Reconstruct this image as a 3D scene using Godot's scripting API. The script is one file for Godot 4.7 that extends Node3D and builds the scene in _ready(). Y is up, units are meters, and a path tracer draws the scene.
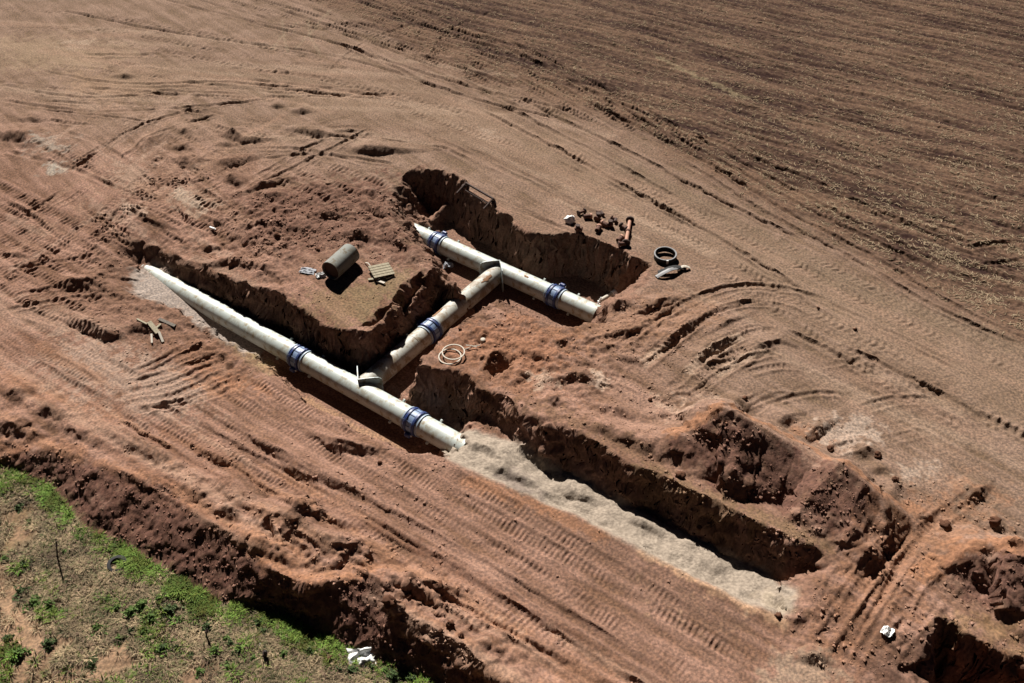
extends Node3D

# ---------------------------------------------------------------- camera model (pixel -> ray)
const FPX := 860.0
const PITCH := 41.5
const CAMH := 23.0
var camF: Vector3
var camU: Vector3
var camP := Vector3(0, CAMH, 0)

func ray(px: float, py: float) -> Vector3:
	return camF + Vector3.RIGHT * ((px - 512.0) / FPX) - camU * ((py - 341.5) / FPX)

func W(px: float, py: float, h: float) -> Vector3:
	var d := ray(px, py)
	return camP + d * ((h - CAMH) / d.y)

# ---------------------------------------------------------------- terrain grid
var xs := PackedFloat32Array()
var zs := PackedFloat32Array()
var NX := 0
var NZ := 0
var H := PackedFloat32Array()
var CR := PackedFloat32Array()
var CG := PackedFloat32Array()
var CB := PackedFloat32Array()
var ZN := PackedByteArray()
var n1 := FastNoiseLite.new()      # broad
var n2 := FastNoiseLite.new()      # medium
var n3 := FastNoiseLite.new()      # fine
var n4 := FastNoiseLite.new()      # clods
var rng := RandomNumberGenerator.new()
const LANE := -0.7
const VERGE := -1.5
const PIPE_Y := -1.6
const PIPE_R := 0.45

func axis(stops: Array) -> PackedFloat32Array:
	# stops: [start, [end, step at end] ...]; steps change evenly between stops
	var out := PackedFloat32Array()
	var p: float = stops[0]
	var st: float = stops[1]
	out.append(p)
	for k in range(2, stops.size()):
		var e: float = stops[k][0]
		var se: float = stops[k][1]
		var s0 := p
		var st0 := st
		while p < e - 1e-4:
			st = lerpf(st0, se, (p - s0) / (e - s0))
			p += maxf(st, 0.02)
			out.append(p)
		st = se
	return out

func ix(x: float) -> int:
	return clampi(xs.bsearch(x), 1, NX - 2)

func iz(z: float) -> int:
	return clampi(zs.bsearch(z), 1, NZ - 2)

func gh(x: float, z: float) -> float:
	var i := ix(x)
	var j := iz(z)
	var u := clampf((x - xs[i - 1]) / (xs[i] - xs[i - 1]), 0, 1)
	var v := clampf((z - zs[j - 1]) / (zs[j] - zs[j - 1]), 0, 1)
	var a := (j - 1) * NX + i - 1
	return lerpf(lerpf(H[a], H[a + 1], u), lerpf(H[a + NX], H[a + NX + 1], u), v)

func hit(px: float, py: float, dh := 0.0) -> Vector3:
	# where the ray of a pixel meets the ground (raised by dh)
	var d := ray(px, py)
	var t := (3.0 - CAMH) / d.y
	var t1 := (-3.2 - CAMH) / d.y
	var st := (t1 - t) / 60.0
	for k in 60:
		var p := camP + d * t
		if p.y < gh(p.x, p.z) + dh:
			var lo := t - st
			var hi := t
			for q in 10:
				var m := (lo + hi) * 0.5
				var pm := camP + d * m
				if pm.y < gh(pm.x, pm.z) + dh:
					hi = m
				else:
					lo = m
			return camP + d * hi
		t += st
	return camP + d * t1

# distance field of a polyline, in its box
var fx0 := 0
var fx1 := 0
var fz0 := 0
var fz1 := 0
var fw := 0
var FD := PackedFloat32Array()
var FS := PackedFloat32Array()
var FT := PackedFloat32Array()

func field(P: PackedVector2Array, rad: float, closed := false) -> void:
	var lo := P[0]
	var hi := P[0]
	for p in P:
		lo = lo.min(p)
		hi = hi.max(p)
	fx0 = ix(lo.x - rad)
	fx1 = ix(hi.x + rad)
	fz0 = iz(lo.y - rad)
	fz1 = iz(hi.y + rad)
	fw = fx1 - fx0 + 1
	var n := fw * (fz1 - fz0 + 1)
	FD.resize(n)
	FD.fill(rad * rad)
	FS.resize(n)
	FS.fill(1.0)
	FT.resize(n)
	FT.fill(0.0)
	var ns := P.size() if closed else P.size() - 1
	for s in ns:
		var a := P[s]
		var b := P[(s + 1) % P.size()]
		var ab := b - a
		var l2 := maxf(ab.length_squared(), 1e-6)
		var i0 := ix(minf(a.x, b.x) - rad)
		var i1 := ix(maxf(a.x, b.x) + rad)
		var j0 := iz(minf(a.y, b.y) - rad)
		var j1 := iz(maxf(a.y, b.y) + rad)
		for j in range(j0, j1 + 1):
			var dz := zs[j] - a.y
			var row := (j - fz0) * fw - fx0
			for i in range(i0, i1 + 1):
				var dx := xs[i] - a.x
				var t := clampf((dx * ab.x + dz * ab.y) / l2, 0.0, 1.0)
				var ex := dx - t * ab.x
				var ez := dz - t * ab.y
				var d := ex * ex + ez * ez
				var q := row + i
				if d < FD[q]:
					FD[q] = d
					FT[q] = s + t
					FS[q] = ab.x * ez - ab.y * ex

func inside_rows(P: PackedVector2Array, mask: PackedByteArray) -> PackedByteArray:
	# even-odd fill of a polygon in the current box
	for j in range(fz0, fz1 + 1):
		var z := zs[j]
		var cuts := []
		for s in P.size():
			var a := P[s]
			var b := P[(s + 1) % P.size()]
			if (a.y <= z) != (b.y <= z):
				cuts.append(a.x + (z - a.y) / (b.y - a.y) * (b.x - a.x))
		cuts.sort()
		for k in range(0, cuts.size() - 1, 2):
			for i in range(maxi(fx0, xs.bsearch(cuts[k])), mini(fx1 + 1, xs.bsearch(cuts[k + 1]))):
				mask[(j - fz0) * fw + i - fx0] = 1
	return mask

func px_poly(pts: Array, h) -> PackedVector2Array:
	# pixels to ground positions; h a height, or null to use the ground as built so far
	var o := PackedVector2Array()
	for p in pts:
		var w: Vector3 = hit(p[0], p[1]) if h == null else W(p[0], p[1], h)
		o.append(Vector2(w.x, w.z))
	return o

func at_attr(A: PackedFloat32Array, t: float, closed := false) -> float:
	var k := int(t)
	var n := A.size()
	if closed:
		return lerpf(A[k % n], A[(k + 1) % n], t - k)
	return lerpf(A[mini(k, n - 1)], A[mini(k + 1, n - 1)], t - k)

# raised ridge; points [px, py, height, far width, near width]
func ridge(pts: Array, rag := 0.5, taper := true) -> void:
	var P := PackedVector2Array()
	var A := PackedFloat32Array()
	var F := PackedFloat32Array()
	var N := PackedFloat32Array()
	var rad := 0.0
	for k in pts.size():
		var p = pts[k]
		var w := hit(p[0], p[1], p[2])
		P.append(Vector2(w.x, w.z))
		var e := 1.0
		if taper and (k == 0 or k == pts.size() - 1):
			e = 0.35
		A.append(p[2] * e * (0.95 if p[2] < .5 else 1.1))
		F.append(p[3])
		N.append(p[4] * (0.72 if p[2] < .6 else 1.0))
		rad = maxf(rad, maxf(p[3], p[4]))
	rad += rag * 0.6
	field(P, rad)
	var dir := P[P.size() - 1] - P[0]
	var far_sign := 1.0 if dir.x < 0 else -1.0
	for j in range(fz0, fz1 + 1):
		for i in range(fx0, fx1 + 1):
			var q := (j - fz0) * fw + i - fx0
			var d := FD[q]
			if d >= rad * rad:
				continue
			d = sqrt(d)
			var t := FT[q]
			var w := at_attr(F, t) if FS[q] * far_sign > 0 else at_attr(N, t)
			d = d + rag * w * (0.7 * n2.get_noise_2d(xs[i] * 1.8, zs[j] * 1.8) + 0.45 * n3.get_noise_2d(xs[i], zs[j]))
			if d < w:
				var u := 1.0 - maxf(d, 0.0) / w
				u = u * (1.0 + 0.35 * (1.0 - u))
				H[j * NX + i] += at_attr(A, t) * u

# sunk polygon; points [px, py, wall width]; floor is a number or a Callable(x, z)
func carve(pts: Array, bottom, h0, rag := 0.25, poww := 1.0) -> void:
	var P := px_poly(pts, h0)
	var A := PackedFloat32Array()
	var rad := 0.6
	for p in pts:
		var ww: float = p[2] * (1.5 if p[2] < .5 else 1.0)
		A.append(ww)
		rad = maxf(rad, ww + 0.3)
	field(P, rad, true)
	var m := PackedByteArray()
	m.resize(FD.size())
	m = inside_rows(P, m)
	for j in range(fz0, fz1 + 1):
		for i in range(fx0, fx1 + 1):
			var q := (j - fz0) * fw + i - fx0
			var far := FD[q] >= rad * rad
			if far and m[q] == 0:
				continue
			var d := sqrt(FD[q])
			if m[q] == 0:
				d = -d
			if not far:
				d += rag * (1.1 * n2.get_noise_2d(xs[i] * 1.7, zs[j] * 1.7) + 0.25 * n3.get_noise_2d(xs[i], zs[j]))
			if d <= 0.0:
				continue
			var u := 1.0
			if not far:
				u = clampf(d / at_attr(A, FT[q], true), 0.0, 1.0)
				u = pow(u, poww)
				u = lerpf(u, u * u * (3.0 - 2.0 * u), 0.5)
			var f: float = bottom.call(xs[i], zs[j]) if bottom is Callable else bottom
			var c := j * NX + i
			if f < H[c]:
				H[c] = lerpf(H[c], f, u)

# rough, cloddy ground
func rough(pts: Array, amp: float, soft: float, h0 = null) -> void:
	var P := px_poly(pts, h0)
	field(P, soft, true)
	var m := PackedByteArray()
	m.resize(FD.size())
	m = inside_rows(P, m)
	for j in range(fz0, fz1 + 1):
		for i in range(fx0, fx1 + 1):
			var q := (j - fz0) * fw + i - fx0
			var d := sqrt(FD[q])
			var u := 0.5 + 0.5 * d / soft if m[q] == 1 else 0.5 - 0.5 * d / soft
			if u <= 0.0:
				continue
			var x := xs[i]
			var z := zs[j]
			var k := n3.get_noise_2d(x * 1.1, z * 1.1)
			var f := n4.get_noise_2d(x + 40.0, z)
			H[j * NX + i] += amp * u * (0.9 * k + 0.22 * f + 0.9 * n2.get_noise_2d(x * 1.5 + 9.0, z * 1.5))

# colour laid on the ground
func paint(pts: Array, c: Color, amount: float, soft: float, speck := 0.5, h0 = null, zone := -1) -> void:
	var P := px_poly(pts, h0)
	field(P, soft, true)
	var m := PackedByteArray()
	m.resize(FD.size())
	m = inside_rows(P, m)
	for j in range(fz0, fz1 + 1):
		for i in range(fx0, fx1 + 1):
			var q := (j - fz0) * fw + i - fx0
			var d := sqrt(FD[q])
			var u := 0.5 + 0.5 * d / soft if m[q] == 1 else 0.5 - 0.5 * d / soft
			if u <= 0.0:
				continue
			var k := j * NX + i
			if zone >= 0 and m[q] == 1:
				ZN[k] = zone
			u += speck * (n3.get_noise_2d(xs[i] * 1.3, zs[j] * 1.3) + 0.7 * n4.get_noise_2d(xs[i], zs[j]) + 0.5 * n2.get_noise_2d(xs[i], zs[j]))
			u = clampf((u - 0.25) * 2.0, 0.0, 1.0) * amount
			CR[k] = lerpf(CR[k], c.r, u)
			CG[k] = lerpf(CG[k], c.g, u)
			CB[k] = lerpf(CB[k], c.b, u)

# colour along a line; width in metres
func streak(pts: Array, c: Color, amount: float, width: float, speck := 0.5, h0 = null) -> void:
	var P := px_poly(pts, h0)
	field(P, width)
	for j in range(fz0, fz1 + 1):
		for i in range(fx0, fx1 + 1):
			var q := (j - fz0) * fw + i - fx0
			var u := 1.0 - sqrt(FD[q]) / width
			if u <= 0.0:
				continue
			var k := j * NX + i
			u += speck * (n3.get_noise_2d(xs[i] * 1.3, zs[j] * 1.3) + 0.7 * n4.get_noise_2d(xs[i], zs[j]))
			u = clampf((u - 0.15) * 2.0, 0.0, 1.0) * amount
			CR[k] = lerpf(CR[k], c.r, u)
			CG[k] = lerpf(CG[k], c.g, u)
			CB[k] = lerpf(CB[k], c.b, u)

# pressed wheel or crawler track along pixels
func track(pts: Array, width: float, depth: float, pitch: float, amp: float, chevron := 0.0, lip := 0.4, patchy := 0.5) -> void:
	var raw := px_poly(pts, null)
	# rounded line
	var P := PackedVector2Array()
	for k in raw.size() - 1:
		var a := raw[maxi(k - 1, 0)]
		var b := raw[k]
		var c := raw[k + 1]
		var d := raw[mini(k + 2, raw.size() - 1)]
		for s in 3:
			P.append(b.cubic_interpolate(c, a, d, s / 3.0))
	P.append(raw[raw.size() - 1])
	var L := PackedFloat32Array([0.0])
	for k in P.size() - 1:
		L.append(L[k] + P[k].distance_to(P[k + 1]))
	var hw := width * 0.5
	var rad := hw + 0.16
	field(P, rad)
	var tot := L[L.size() - 1]
	for j in range(fz0, fz1 + 1):
		for i in range(fx0, fx1 + 1):
			var q := (j - fz0) * fw + i - fx0
			if FD[q] >= rad * rad:
				continue
			var d := sqrt(FD[q])
			var l := at_attr(L, FT[q])
			var e := clampf(minf(l, tot - l) / 0.8, 0.0, 1.0)
			var g := e * clampf(0.7 + patchy * 1.6 * n2.get_noise_2d(xs[i] + 31.0, zs[j] * 1.1), 0.05, 1.0)
			d += 0.03 * n3.get_noise_2d(xs[i] * 2.0, zs[j] * 2.0)
			var k := j * NX + i
			if d < hw:
				var edge := clampf((hw - d) / 0.07, 0.0, 1.0)
				H[k] -= depth * edge * g
				if pitch > 0.0:
					var ph := fposmod((l + chevron * d + 0.05 * n3.get_noise_2d(xs[i] * 0.7, zs[j] * 0.7)) / pitch, 1.0)
					var bar := 1.0 - absf(ph * 2.0 - 1.0)
					bar = clampf(bar * 2.2 - 0.6, 0.0, 1.0)
					H[k] += 0.75 * amp * bar * edge * g * clampf(0.75 + 1.3 * n3.get_noise_2d(xs[i] * 0.9 + 5.0, zs[j] * 0.9), 0.1, 1.3)
			else:
				var o := 1.0 - absf(d - hw - 0.06) / 0.1
				if o > 0.0:
					H[k] += depth * lip * o * g

func v(r: float, g: float, b: float) -> Color:
	return Color(r, g, b)

# ---------------------------------------------------------------- materials
func noise_tex(size: int, seed_: int, freq: float, lo: float, hi: float, oct := 4, kind := 0, tint := Color(1, 1, 1), tint2 := Color(1, 1, 1)) -> ImageTexture:
	var f := FastNoiseLite.new()
	f.seed = seed_
	f.frequency = freq
	f.fractal_octaves = oct
	f.noise_type = FastNoiseLite.TYPE_CELLULAR if kind == 1 else FastNoiseLite.TYPE_SIMPLEX_SMOOTH
	var im := f.get_seamless_image(size, size)
	var b := im.get_data()
	var o := PackedByteArray()
	o.resize(size * size * 3)
	for k in size * size:
		var t := b[k] / 255.0
		var s := lerpf(lo, hi, clampf((t - 0.5) * 1.5 + 0.5, 0, 1))
		var c := tint2.lerp(tint, t)
		o[k * 3] = clampi(int(255.0 * s * c.r), 0, 255)
		o[k * 3 + 1] = clampi(int(255.0 * s * c.g), 0, 255)
		o[k * 3 + 2] = clampi(int(255.0 * s * c.b), 0, 255)
	return ImageTexture.create_from_image(Image.create_from_data(size, size, false, Image.FORMAT_RGB8, o))

func stain_tex(size: int, seed_: int, cut: float, clean: Color, dirt: Color, strength: float) -> ImageTexture:
	# clean coat with blotches and smears of dried mud
	var f := FastNoiseLite.new()
	f.seed = seed_
	f.frequency = 0.011
	f.fractal_octaves = 5
	f.noise_type = FastNoiseLite.TYPE_SIMPLEX_SMOOTH
	var a := f.get_seamless_image(size, size).get_data()
	f.seed = seed_ + 5
	f.frequency = 0.04
	var b := f.get_seamless_image(size, size).get_data()
	var o := PackedByteArray()
	o.resize(size * size * 3)
	for k in size * size:
		var t := a[k] / 255.0 * 0.7 + b[k] / 255.0 * 0.3
		var m := clampf((t - cut) * 7.0, 0.0, 1.0) * strength
		var c := clean.lerp(dirt, m)
		var g := 0.93 + 0.07 * b[k] / 255.0
		o[k * 3] = int(255.0 * c.r * g)
		o[k * 3 + 1] = int(255.0 * c.g * g)
		o[k * 3 + 2] = int(255.0 * c.b * g)
	return ImageTexture.create_from_image(Image.create_from_data(size, size, false, Image.FORMAT_RGB8, o))

func mat(lin: Color, rough_ := 0.8, metal := 0.0) -> StandardMaterial3D:
	var m := StandardMaterial3D.new()
	m.albedo_color = lin.linear_to_srgb()
	m.roughness = rough_
	m.metallic = metal
	return m

var M := {}

func make_materials() -> void:
	var grain := noise_tex(1024, 11, 0.05, 0.70, 1.0, 5, 0, Color(1, 0.97, 0.94), Color(0.95, 0.97, 1.0))
	var clod := noise_tex(1024, 17, 0.06, 0.0, 1.0, 5)
	var fine := noise_tex(512, 23, 0.06, 0.0, 1.0, 4)
	var soil := StandardMaterial3D.new()
	soil.vertex_color_use_as_albedo = true
	soil.albedo_texture = grain
	soil.roughness = 1.0
	soil.metallic_specular = 0.15
	soil.uv1_triplanar = true
	soil.uv1_world_triplanar = true
	soil.uv1_scale = Vector3.ONE * 0.14
	soil.heightmap_enabled = true
	soil.heightmap_texture = clod
	soil.heightmap_scale = 0.95
	M.soil = soil
	var sand := soil.duplicate()
	sand.heightmap_scale = 1.2
	sand.albedo_texture = noise_tex(512, 12, 0.09, 0.76, 1.0, 4)
	M.sand = sand
	var pt := noise_tex(512, 31, 0.012, 0.82, 1.0, 5, 0, Color(1, 1, 1), Color(0.98, 0.94, 0.88))
	var p := mat(v(0.44, 0.485, 0.46), 0.5)
	p.albedo_texture = stain_tex(512, 77, 0.53, Color(1, 1, 1), Color(0.78, 0.68, 0.56), 0.9)
	p.uv1_triplanar = true
	p.uv1_scale = Vector3.ONE * 0.3
	M.pipe = p
	var p2 := p.duplicate()
	p2.albedo_color = v(0.37, 0.37, 0.33).linear_to_srgb()
	p2.roughness = 0.6
	p2.albedo_texture = stain_tex(512, 91, 0.46, Color(1, 1, 1), Color(0.72, 0.60, 0.48), 0.9)
	M.pipe_worn = p2
	var p3 := p.duplicate()
	p3.albedo_color = v(0.19, 0.20, 0.185).linear_to_srgb()
	p3.roughness = 0.85
	M.offcut = p3
	var pl := p.duplicate()
	pl.albedo_color = v(0.27, 0.33, 0.34).linear_to_srgb()
	M.plate = pl  # pipe coat darkened and blued for the shade on the plates
	var bl := mat(v(0.03, 0.085, 0.27), 0.45)
	bl.albedo_color = Color(1, 1, 1)
	bl.albedo_texture = stain_tex(512, 63, 0.5, Color(0.09, 0.19, 0.43), Color(0.38, 0.38, 0.42), 0.5)
	M.blue_dark = mat(v(0.02, 0.05, 0.15), 0.5)
	bl.uv1_triplanar = true
	M.blue = bl
	M.blue_light = mat(v(0.16, 0.23, 0.36), 0.5)
	M.seal = mat(v(0.27, 0.34, 0.42), 0.55)
	M.steel = mat(v(0.55, 0.56, 0.56), 0.4, 0.6)
	M.rust = mat(v(0.10, 0.045, 0.03), 0.9)
	M.rust_dark = mat(v(0.05, 0.028, 0.022), 0.9)
	M.rust_patch = mat(v(0.23, 0.12, 0.06), 0.9)
	M.pink = mat(v(0.36, 0.19, 0.13), 0.8)
	M.rubber = mat(v(0.016, 0.016, 0.017), 0.9)
	M.rubber_grey = mat(v(0.16, 0.16, 0.165), 0.6)
	M.white = mat(v(0.75, 0.75, 0.74), 0.6)
	M.cream = mat(v(0.42, 0.38, 0.32), 0.8)
	M.rag_pale = mat(v(0.45, 0.45, 0.45), 0.8)
	M.rag = mat(v(0.26, 0.27, 0.3), 0.8)
	var wood := mat(v(0.38, 0.33, 0.23), 0.9)
	wood.albedo_texture = noise_tex(256, 41, 0.03, 0.65, 1.0, 4)
	wood.uv1_triplanar = true
	wood.uv1_scale = Vector3(1, 8, 8)
	M.wood = wood
	var wg := wood.duplicate()
	wg.albedo_color = v(0.2, 0.17, 0.14).linear_to_srgb()
	M.wood_grey = wg
	var wd := wood.duplicate()
	wd.albedo_color = v(0.05, 0.04, 0.033).linear_to_srgb()
	M.wood_dark = wd
	var cl := mat(v(0.13, 0.065, 0.042), 1.0)
	cl.albedo_texture = grain
	cl.uv1_triplanar = true
	cl.uv1_scale = Vector3.ONE * 0.8
	cl.metallic_specular = 0.15
	M.clod = cl
	var cs := mat(Color(1, 1, 1), 1.0)
	cs.vertex_color_use_as_albedo = true
	cs.metallic_specular = 0.15
	M.tint = cs
	var gr := mat(Color(1, 1, 1), 0.8)
	gr.vertex_color_use_as_albedo = true
	gr.metallic_specular = 0.3
	gr.cull_mode = BaseMaterial3D.CULL_DISABLED
	gr.backlight_enabled = true
	gr.backlight = Color(0.15, 0.15, 0.1)
	M.leaf = gr

# ---------------------------------------------------------------- object helpers
var used := {}

func numbered(s: String) -> String:
	if not used.has(s):
		used[s] = 0
		return s
	used[s] += 1
	return "%s_%03d" % [s, used[s]]

func tag(o: Node, label: String, category: String, group := "", kind := "") -> void:
	if label: o.set_meta("label", label)
	if category: o.set_meta("category", category)
	if group: o.set_meta("group", group)
	if kind: o.set_meta("kind", kind)

func thing(called: String, label: String, category: String, at: Vector3, group := "") -> Node3D:
	var o := Node3D.new()
	o.name = numbered(called)
	add_child(o, true)
	o.position = at
	tag(o, label, category, group)
	return o

func part(called: String, mesh: Mesh, m: Material, parent: Node, xf := Transform3D.IDENTITY) -> MeshInstance3D:
	var o := MeshInstance3D.new()
	o.name = called
	o.mesh = mesh
	o.material_override = m
	parent.add_child(o, true)
	o.transform = xf
	return o

func solo(called: String, mesh: Mesh, m: Material, xf: Transform3D, label: String, category: String, group := "") -> MeshInstance3D:
	var o := part(numbered(called), mesh, m, self, xf)
	tag(o, label, category, group)
	return o

# surface of revolution about +X; profile of [along, radius]
func lathe(prof: Array, n := 40, sweep := TAU, from := 0.0) -> ArrayMesh:
	var V := PackedVector3Array()
	var N := PackedVector3Array()
	var I := PackedInt32Array()
	for s in prof.size() - 1:
		var a: Array = prof[s]
		var b: Array = prof[s + 1]
		var t := Vector2(b[0] - a[0], b[1] - a[1]).normalized()
		var base := V.size()
		for k in n + 1:
			var g := from + sweep * k / n
			var c := Vector3(0, cos(g), sin(g))
			V.append(Vector3(a[0], 0, 0) + c * a[1])
			V.append(Vector3(b[0], 0, 0) + c * b[1])
			var nn := Vector3(-t.y, 0, 0) + c * t.x
			N.append(nn)
			N.append(nn)
		for k in n:
			var q := base + k * 2
			I.append_array([q, q + 1, q + 2, q + 1, q + 3, q + 2])
	return arr(V, N, I)

func arr(V: PackedVector3Array, N: PackedVector3Array, I: PackedInt32Array, C := PackedColorArray()) -> ArrayMesh:
	var A := []
	A.resize(Mesh.ARRAY_MAX)
	A[Mesh.ARRAY_VERTEX] = V
	A[Mesh.ARRAY_NORMAL] = N
	A[Mesh.ARRAY_INDEX] = I
	if C.size():
		A[Mesh.ARRAY_COLOR] = C
	var m := ArrayMesh.new()
	m.add_surface_from_arrays(Mesh.PRIMITIVE_TRIANGLES, A)
	return m

func bar_mesh(lx: float, ly: float, lz: float, ch := 0.0) -> ArrayMesh:
	# box with chamfered long edges, length along x
	if ch <= 0.0:
		ch = minf(ly, lz) * 0.12
	var o := [Vector2(ly / 2 - ch, lz / 2), Vector2(ly / 2, lz / 2 - ch), Vector2(ly / 2, -lz / 2 + ch), Vector2(ly / 2 - ch, -lz / 2),
		Vector2(-ly / 2 + ch, -lz / 2), Vector2(-ly / 2, -lz / 2 + ch), Vector2(-ly / 2, lz / 2 - ch), Vector2(-ly / 2 + ch, lz / 2)]
	var st := SurfaceTool.new()
	st.begin(Mesh.PRIMITIVE_TRIANGLES)
	st.set_smooth_group(-1)
	for k in 8:
		var a: Vector2 = o[k]
		var b: Vector2 = o[(k + 1) % 8]
		var p := [Vector3(-lx / 2, a.x, a.y), Vector3(lx / 2, a.x, a.y), Vector3(lx / 2, b.x, b.y), Vector3(-lx / 2, b.x, b.y)]
		for q in [0, 1, 2, 0, 2, 3]:
			st.add_vertex(p[q])
	for s in [-1.0, 1.0]:
		for k in range(1, 7):
			var t := [o[0], o[k], o[k + 1]] if s > 0 else [o[0], o[k + 1], o[k]]
			for q in t:
				st.add_vertex(Vector3(s * lx / 2, q.x, q.y))
	st.generate_normals()
	return st.commit()

func along(dir: Vector3, at: Vector3, up := Vector3.UP) -> Transform3D:
	# +X along dir
	var x := dir.normalized()
	var z := x.cross(up).normalized()
	return Transform3D(Basis(x, z.cross(x), z), at)

func frac_noise(p: Vector3, s: float) -> float:
	return n3.get_noise_3d(p.x * s, p.y * s, p.z * s)

func lump(seed_: float, sx: float, sy: float, sz: float, amp := 0.35, sub := 10, facets := false) -> ArrayMesh:
	var st := SurfaceTool.new()
	var sp := SphereMesh.new()
	sp.radial_segments = sub
	sp.rings = int(sub / 2)
	sp.radius = 1.0
	sp.height = 2.0
	var a := sp.get_mesh_arrays()
	var V: PackedVector3Array = a[Mesh.ARRAY_VERTEX]
	for k in V.size():
		var p := V[k]
		var r := 1.0 + amp * 2.2 * n3.get_noise_3d(p.x * 0.9 + seed_ * 7.1, p.y * 0.9, p.z * 0.9 + seed_)
		V[k] = Vector3(p.x * sx, p.y * sy, p.z * sz) * r
	a[Mesh.ARRAY_VERTEX] = V
	a[Mesh.ARRAY_TANGENT] = null
	a[Mesh.ARRAY_TEX_UV] = null
	var m := ArrayMesh.new()
	m.add_surface_from_arrays(Mesh.PRIMITIVE_TRIANGLES, a)
	st.create_from(m, 0)
	if facets:
		st.deindex()
		st.set_smooth_group(-1)
	st.generate_normals()
	return st.commit()

func sheet(sx: float, sz: float, amp: float, seed_: float, n := 14, curl := 0.0) -> ArrayMesh:
	# crumpled cloth or plastic with a ragged outline
	var st := SurfaceTool.new()
	st.begin(Mesh.PRIMITIVE_TRIANGLES)
	st.set_smooth_group(0)
	var P := []
	for j in n + 1:
		for i in n + 1:
			var u := i / float(n) * 2.0 - 1.0
			var w := j / float(n) * 2.0 - 1.0
			var e := 1.0 + 0.2 * n3.get_noise_2d(u * 0.8 + seed_ * 9.0, w * 0.8)
			var y := amp * (0.55 + 1.1 * n3.get_noise_2d(u * 0.9 + seed_ * 3.0, w * 0.9 - seed_)) * (1.0 - 0.5 * maxf(absf(u), absf(w)))
			P.append(Vector3(u * sx * 0.5 * e, maxf(y, 0.01) + curl * u * u, w * sz * 0.5 * e))
	for j in n:
		for i in n:
			var a := j * (n + 1) + i
			for q in [a, a + 1, a + n + 1, a + 1, a + n + 2, a + n + 1]:
				st.add_vertex(P[q])
	st.generate_normals()
	return st.commit()

# ---------------------------------------------------------------- scene
func _ready() -> void:
	# camera
	var pr := deg_to_rad(PITCH)
	camF = Vector3(0, -sin(pr), -cos(pr))
	camU = Vector3(0, cos(pr), -sin(pr))
	var cam := Camera3D.new()
	cam.name = "camera"
	cam.position = camP
	cam.rotation_degrees = Vector3(-PITCH, 0, 0)
	cam.fov = rad_to_deg(2.0 * atan(341.5 / FPX))
	cam.far = 2000.0
	add_child(cam)
	# sky
	var we := WorldEnvironment.new()
	we.name = "environment"
	var env := Environment.new()
	env.background_mode = Environment.BG_SKY
	var sm := ProceduralSkyMaterial.new()
	sm.sky_top_color = Color(0.16, 0.30, 0.58)
	sm.sky_horizon_color = Color(0.50, 0.60, 0.72)
	sm.sky_curve = 0.12
	sm.ground_bottom_color = Color(0.25, 0.18, 0.13)
	sm.ground_horizon_color = Color(0.45, 0.5, 0.55)
	sm.sky_energy_multiplier = 0.16
	var sky := Sky.new()
	sky.sky_material = sm
	env.sky = sky
	env.tonemap_mode = Environment.TONE_MAPPER_LINEAR
	env.tonemap_exposure = 1.98
	env.sdfgi_enabled = true
	env.ssao_enabled = true
	env.ssil_enabled = true
	we.environment = env
	add_child(we)
	# sun: behind the site, a little to the left
	var sun := DirectionalLight3D.new()
	sun.name = "sun"
	sun.light_energy = 1.6
	sun.light_color = Color(1.0, 0.975, 0.94)
	sun.light_angular_distance = 0.5
	sun.shadow_enabled = true
	var el := deg_to_rad(42.0)
	var az := Vector2(0.30, 0.954)          # the way the light travels over the ground
	add_child(sun)
	sun.look_at_from_position(Vector3.ZERO, Vector3(az.x * cos(el), -sin(el), az.y * cos(el)))

	rng.seed = 5
	for s in [[n1, 3, 0.05, 3], [n2, 7, 0.35, 3], [n3, 9, 1.1, 3], [n4, 13, 3.2, 2]]:
		s[0].seed = s[1]
		s[0].frequency = s[2]
		s[0].fractal_octaves = s[3]
		s[0].noise_type = FastNoiseLite.TYPE_SIMPLEX_SMOOTH
	make_materials()
	build_ground()
	build_objects()
	build_cover()

# ---------------------------------------------------------------- the ground
var axA: Vector3      # near pipe: a point and its direction
var axD: Vector3

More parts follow.
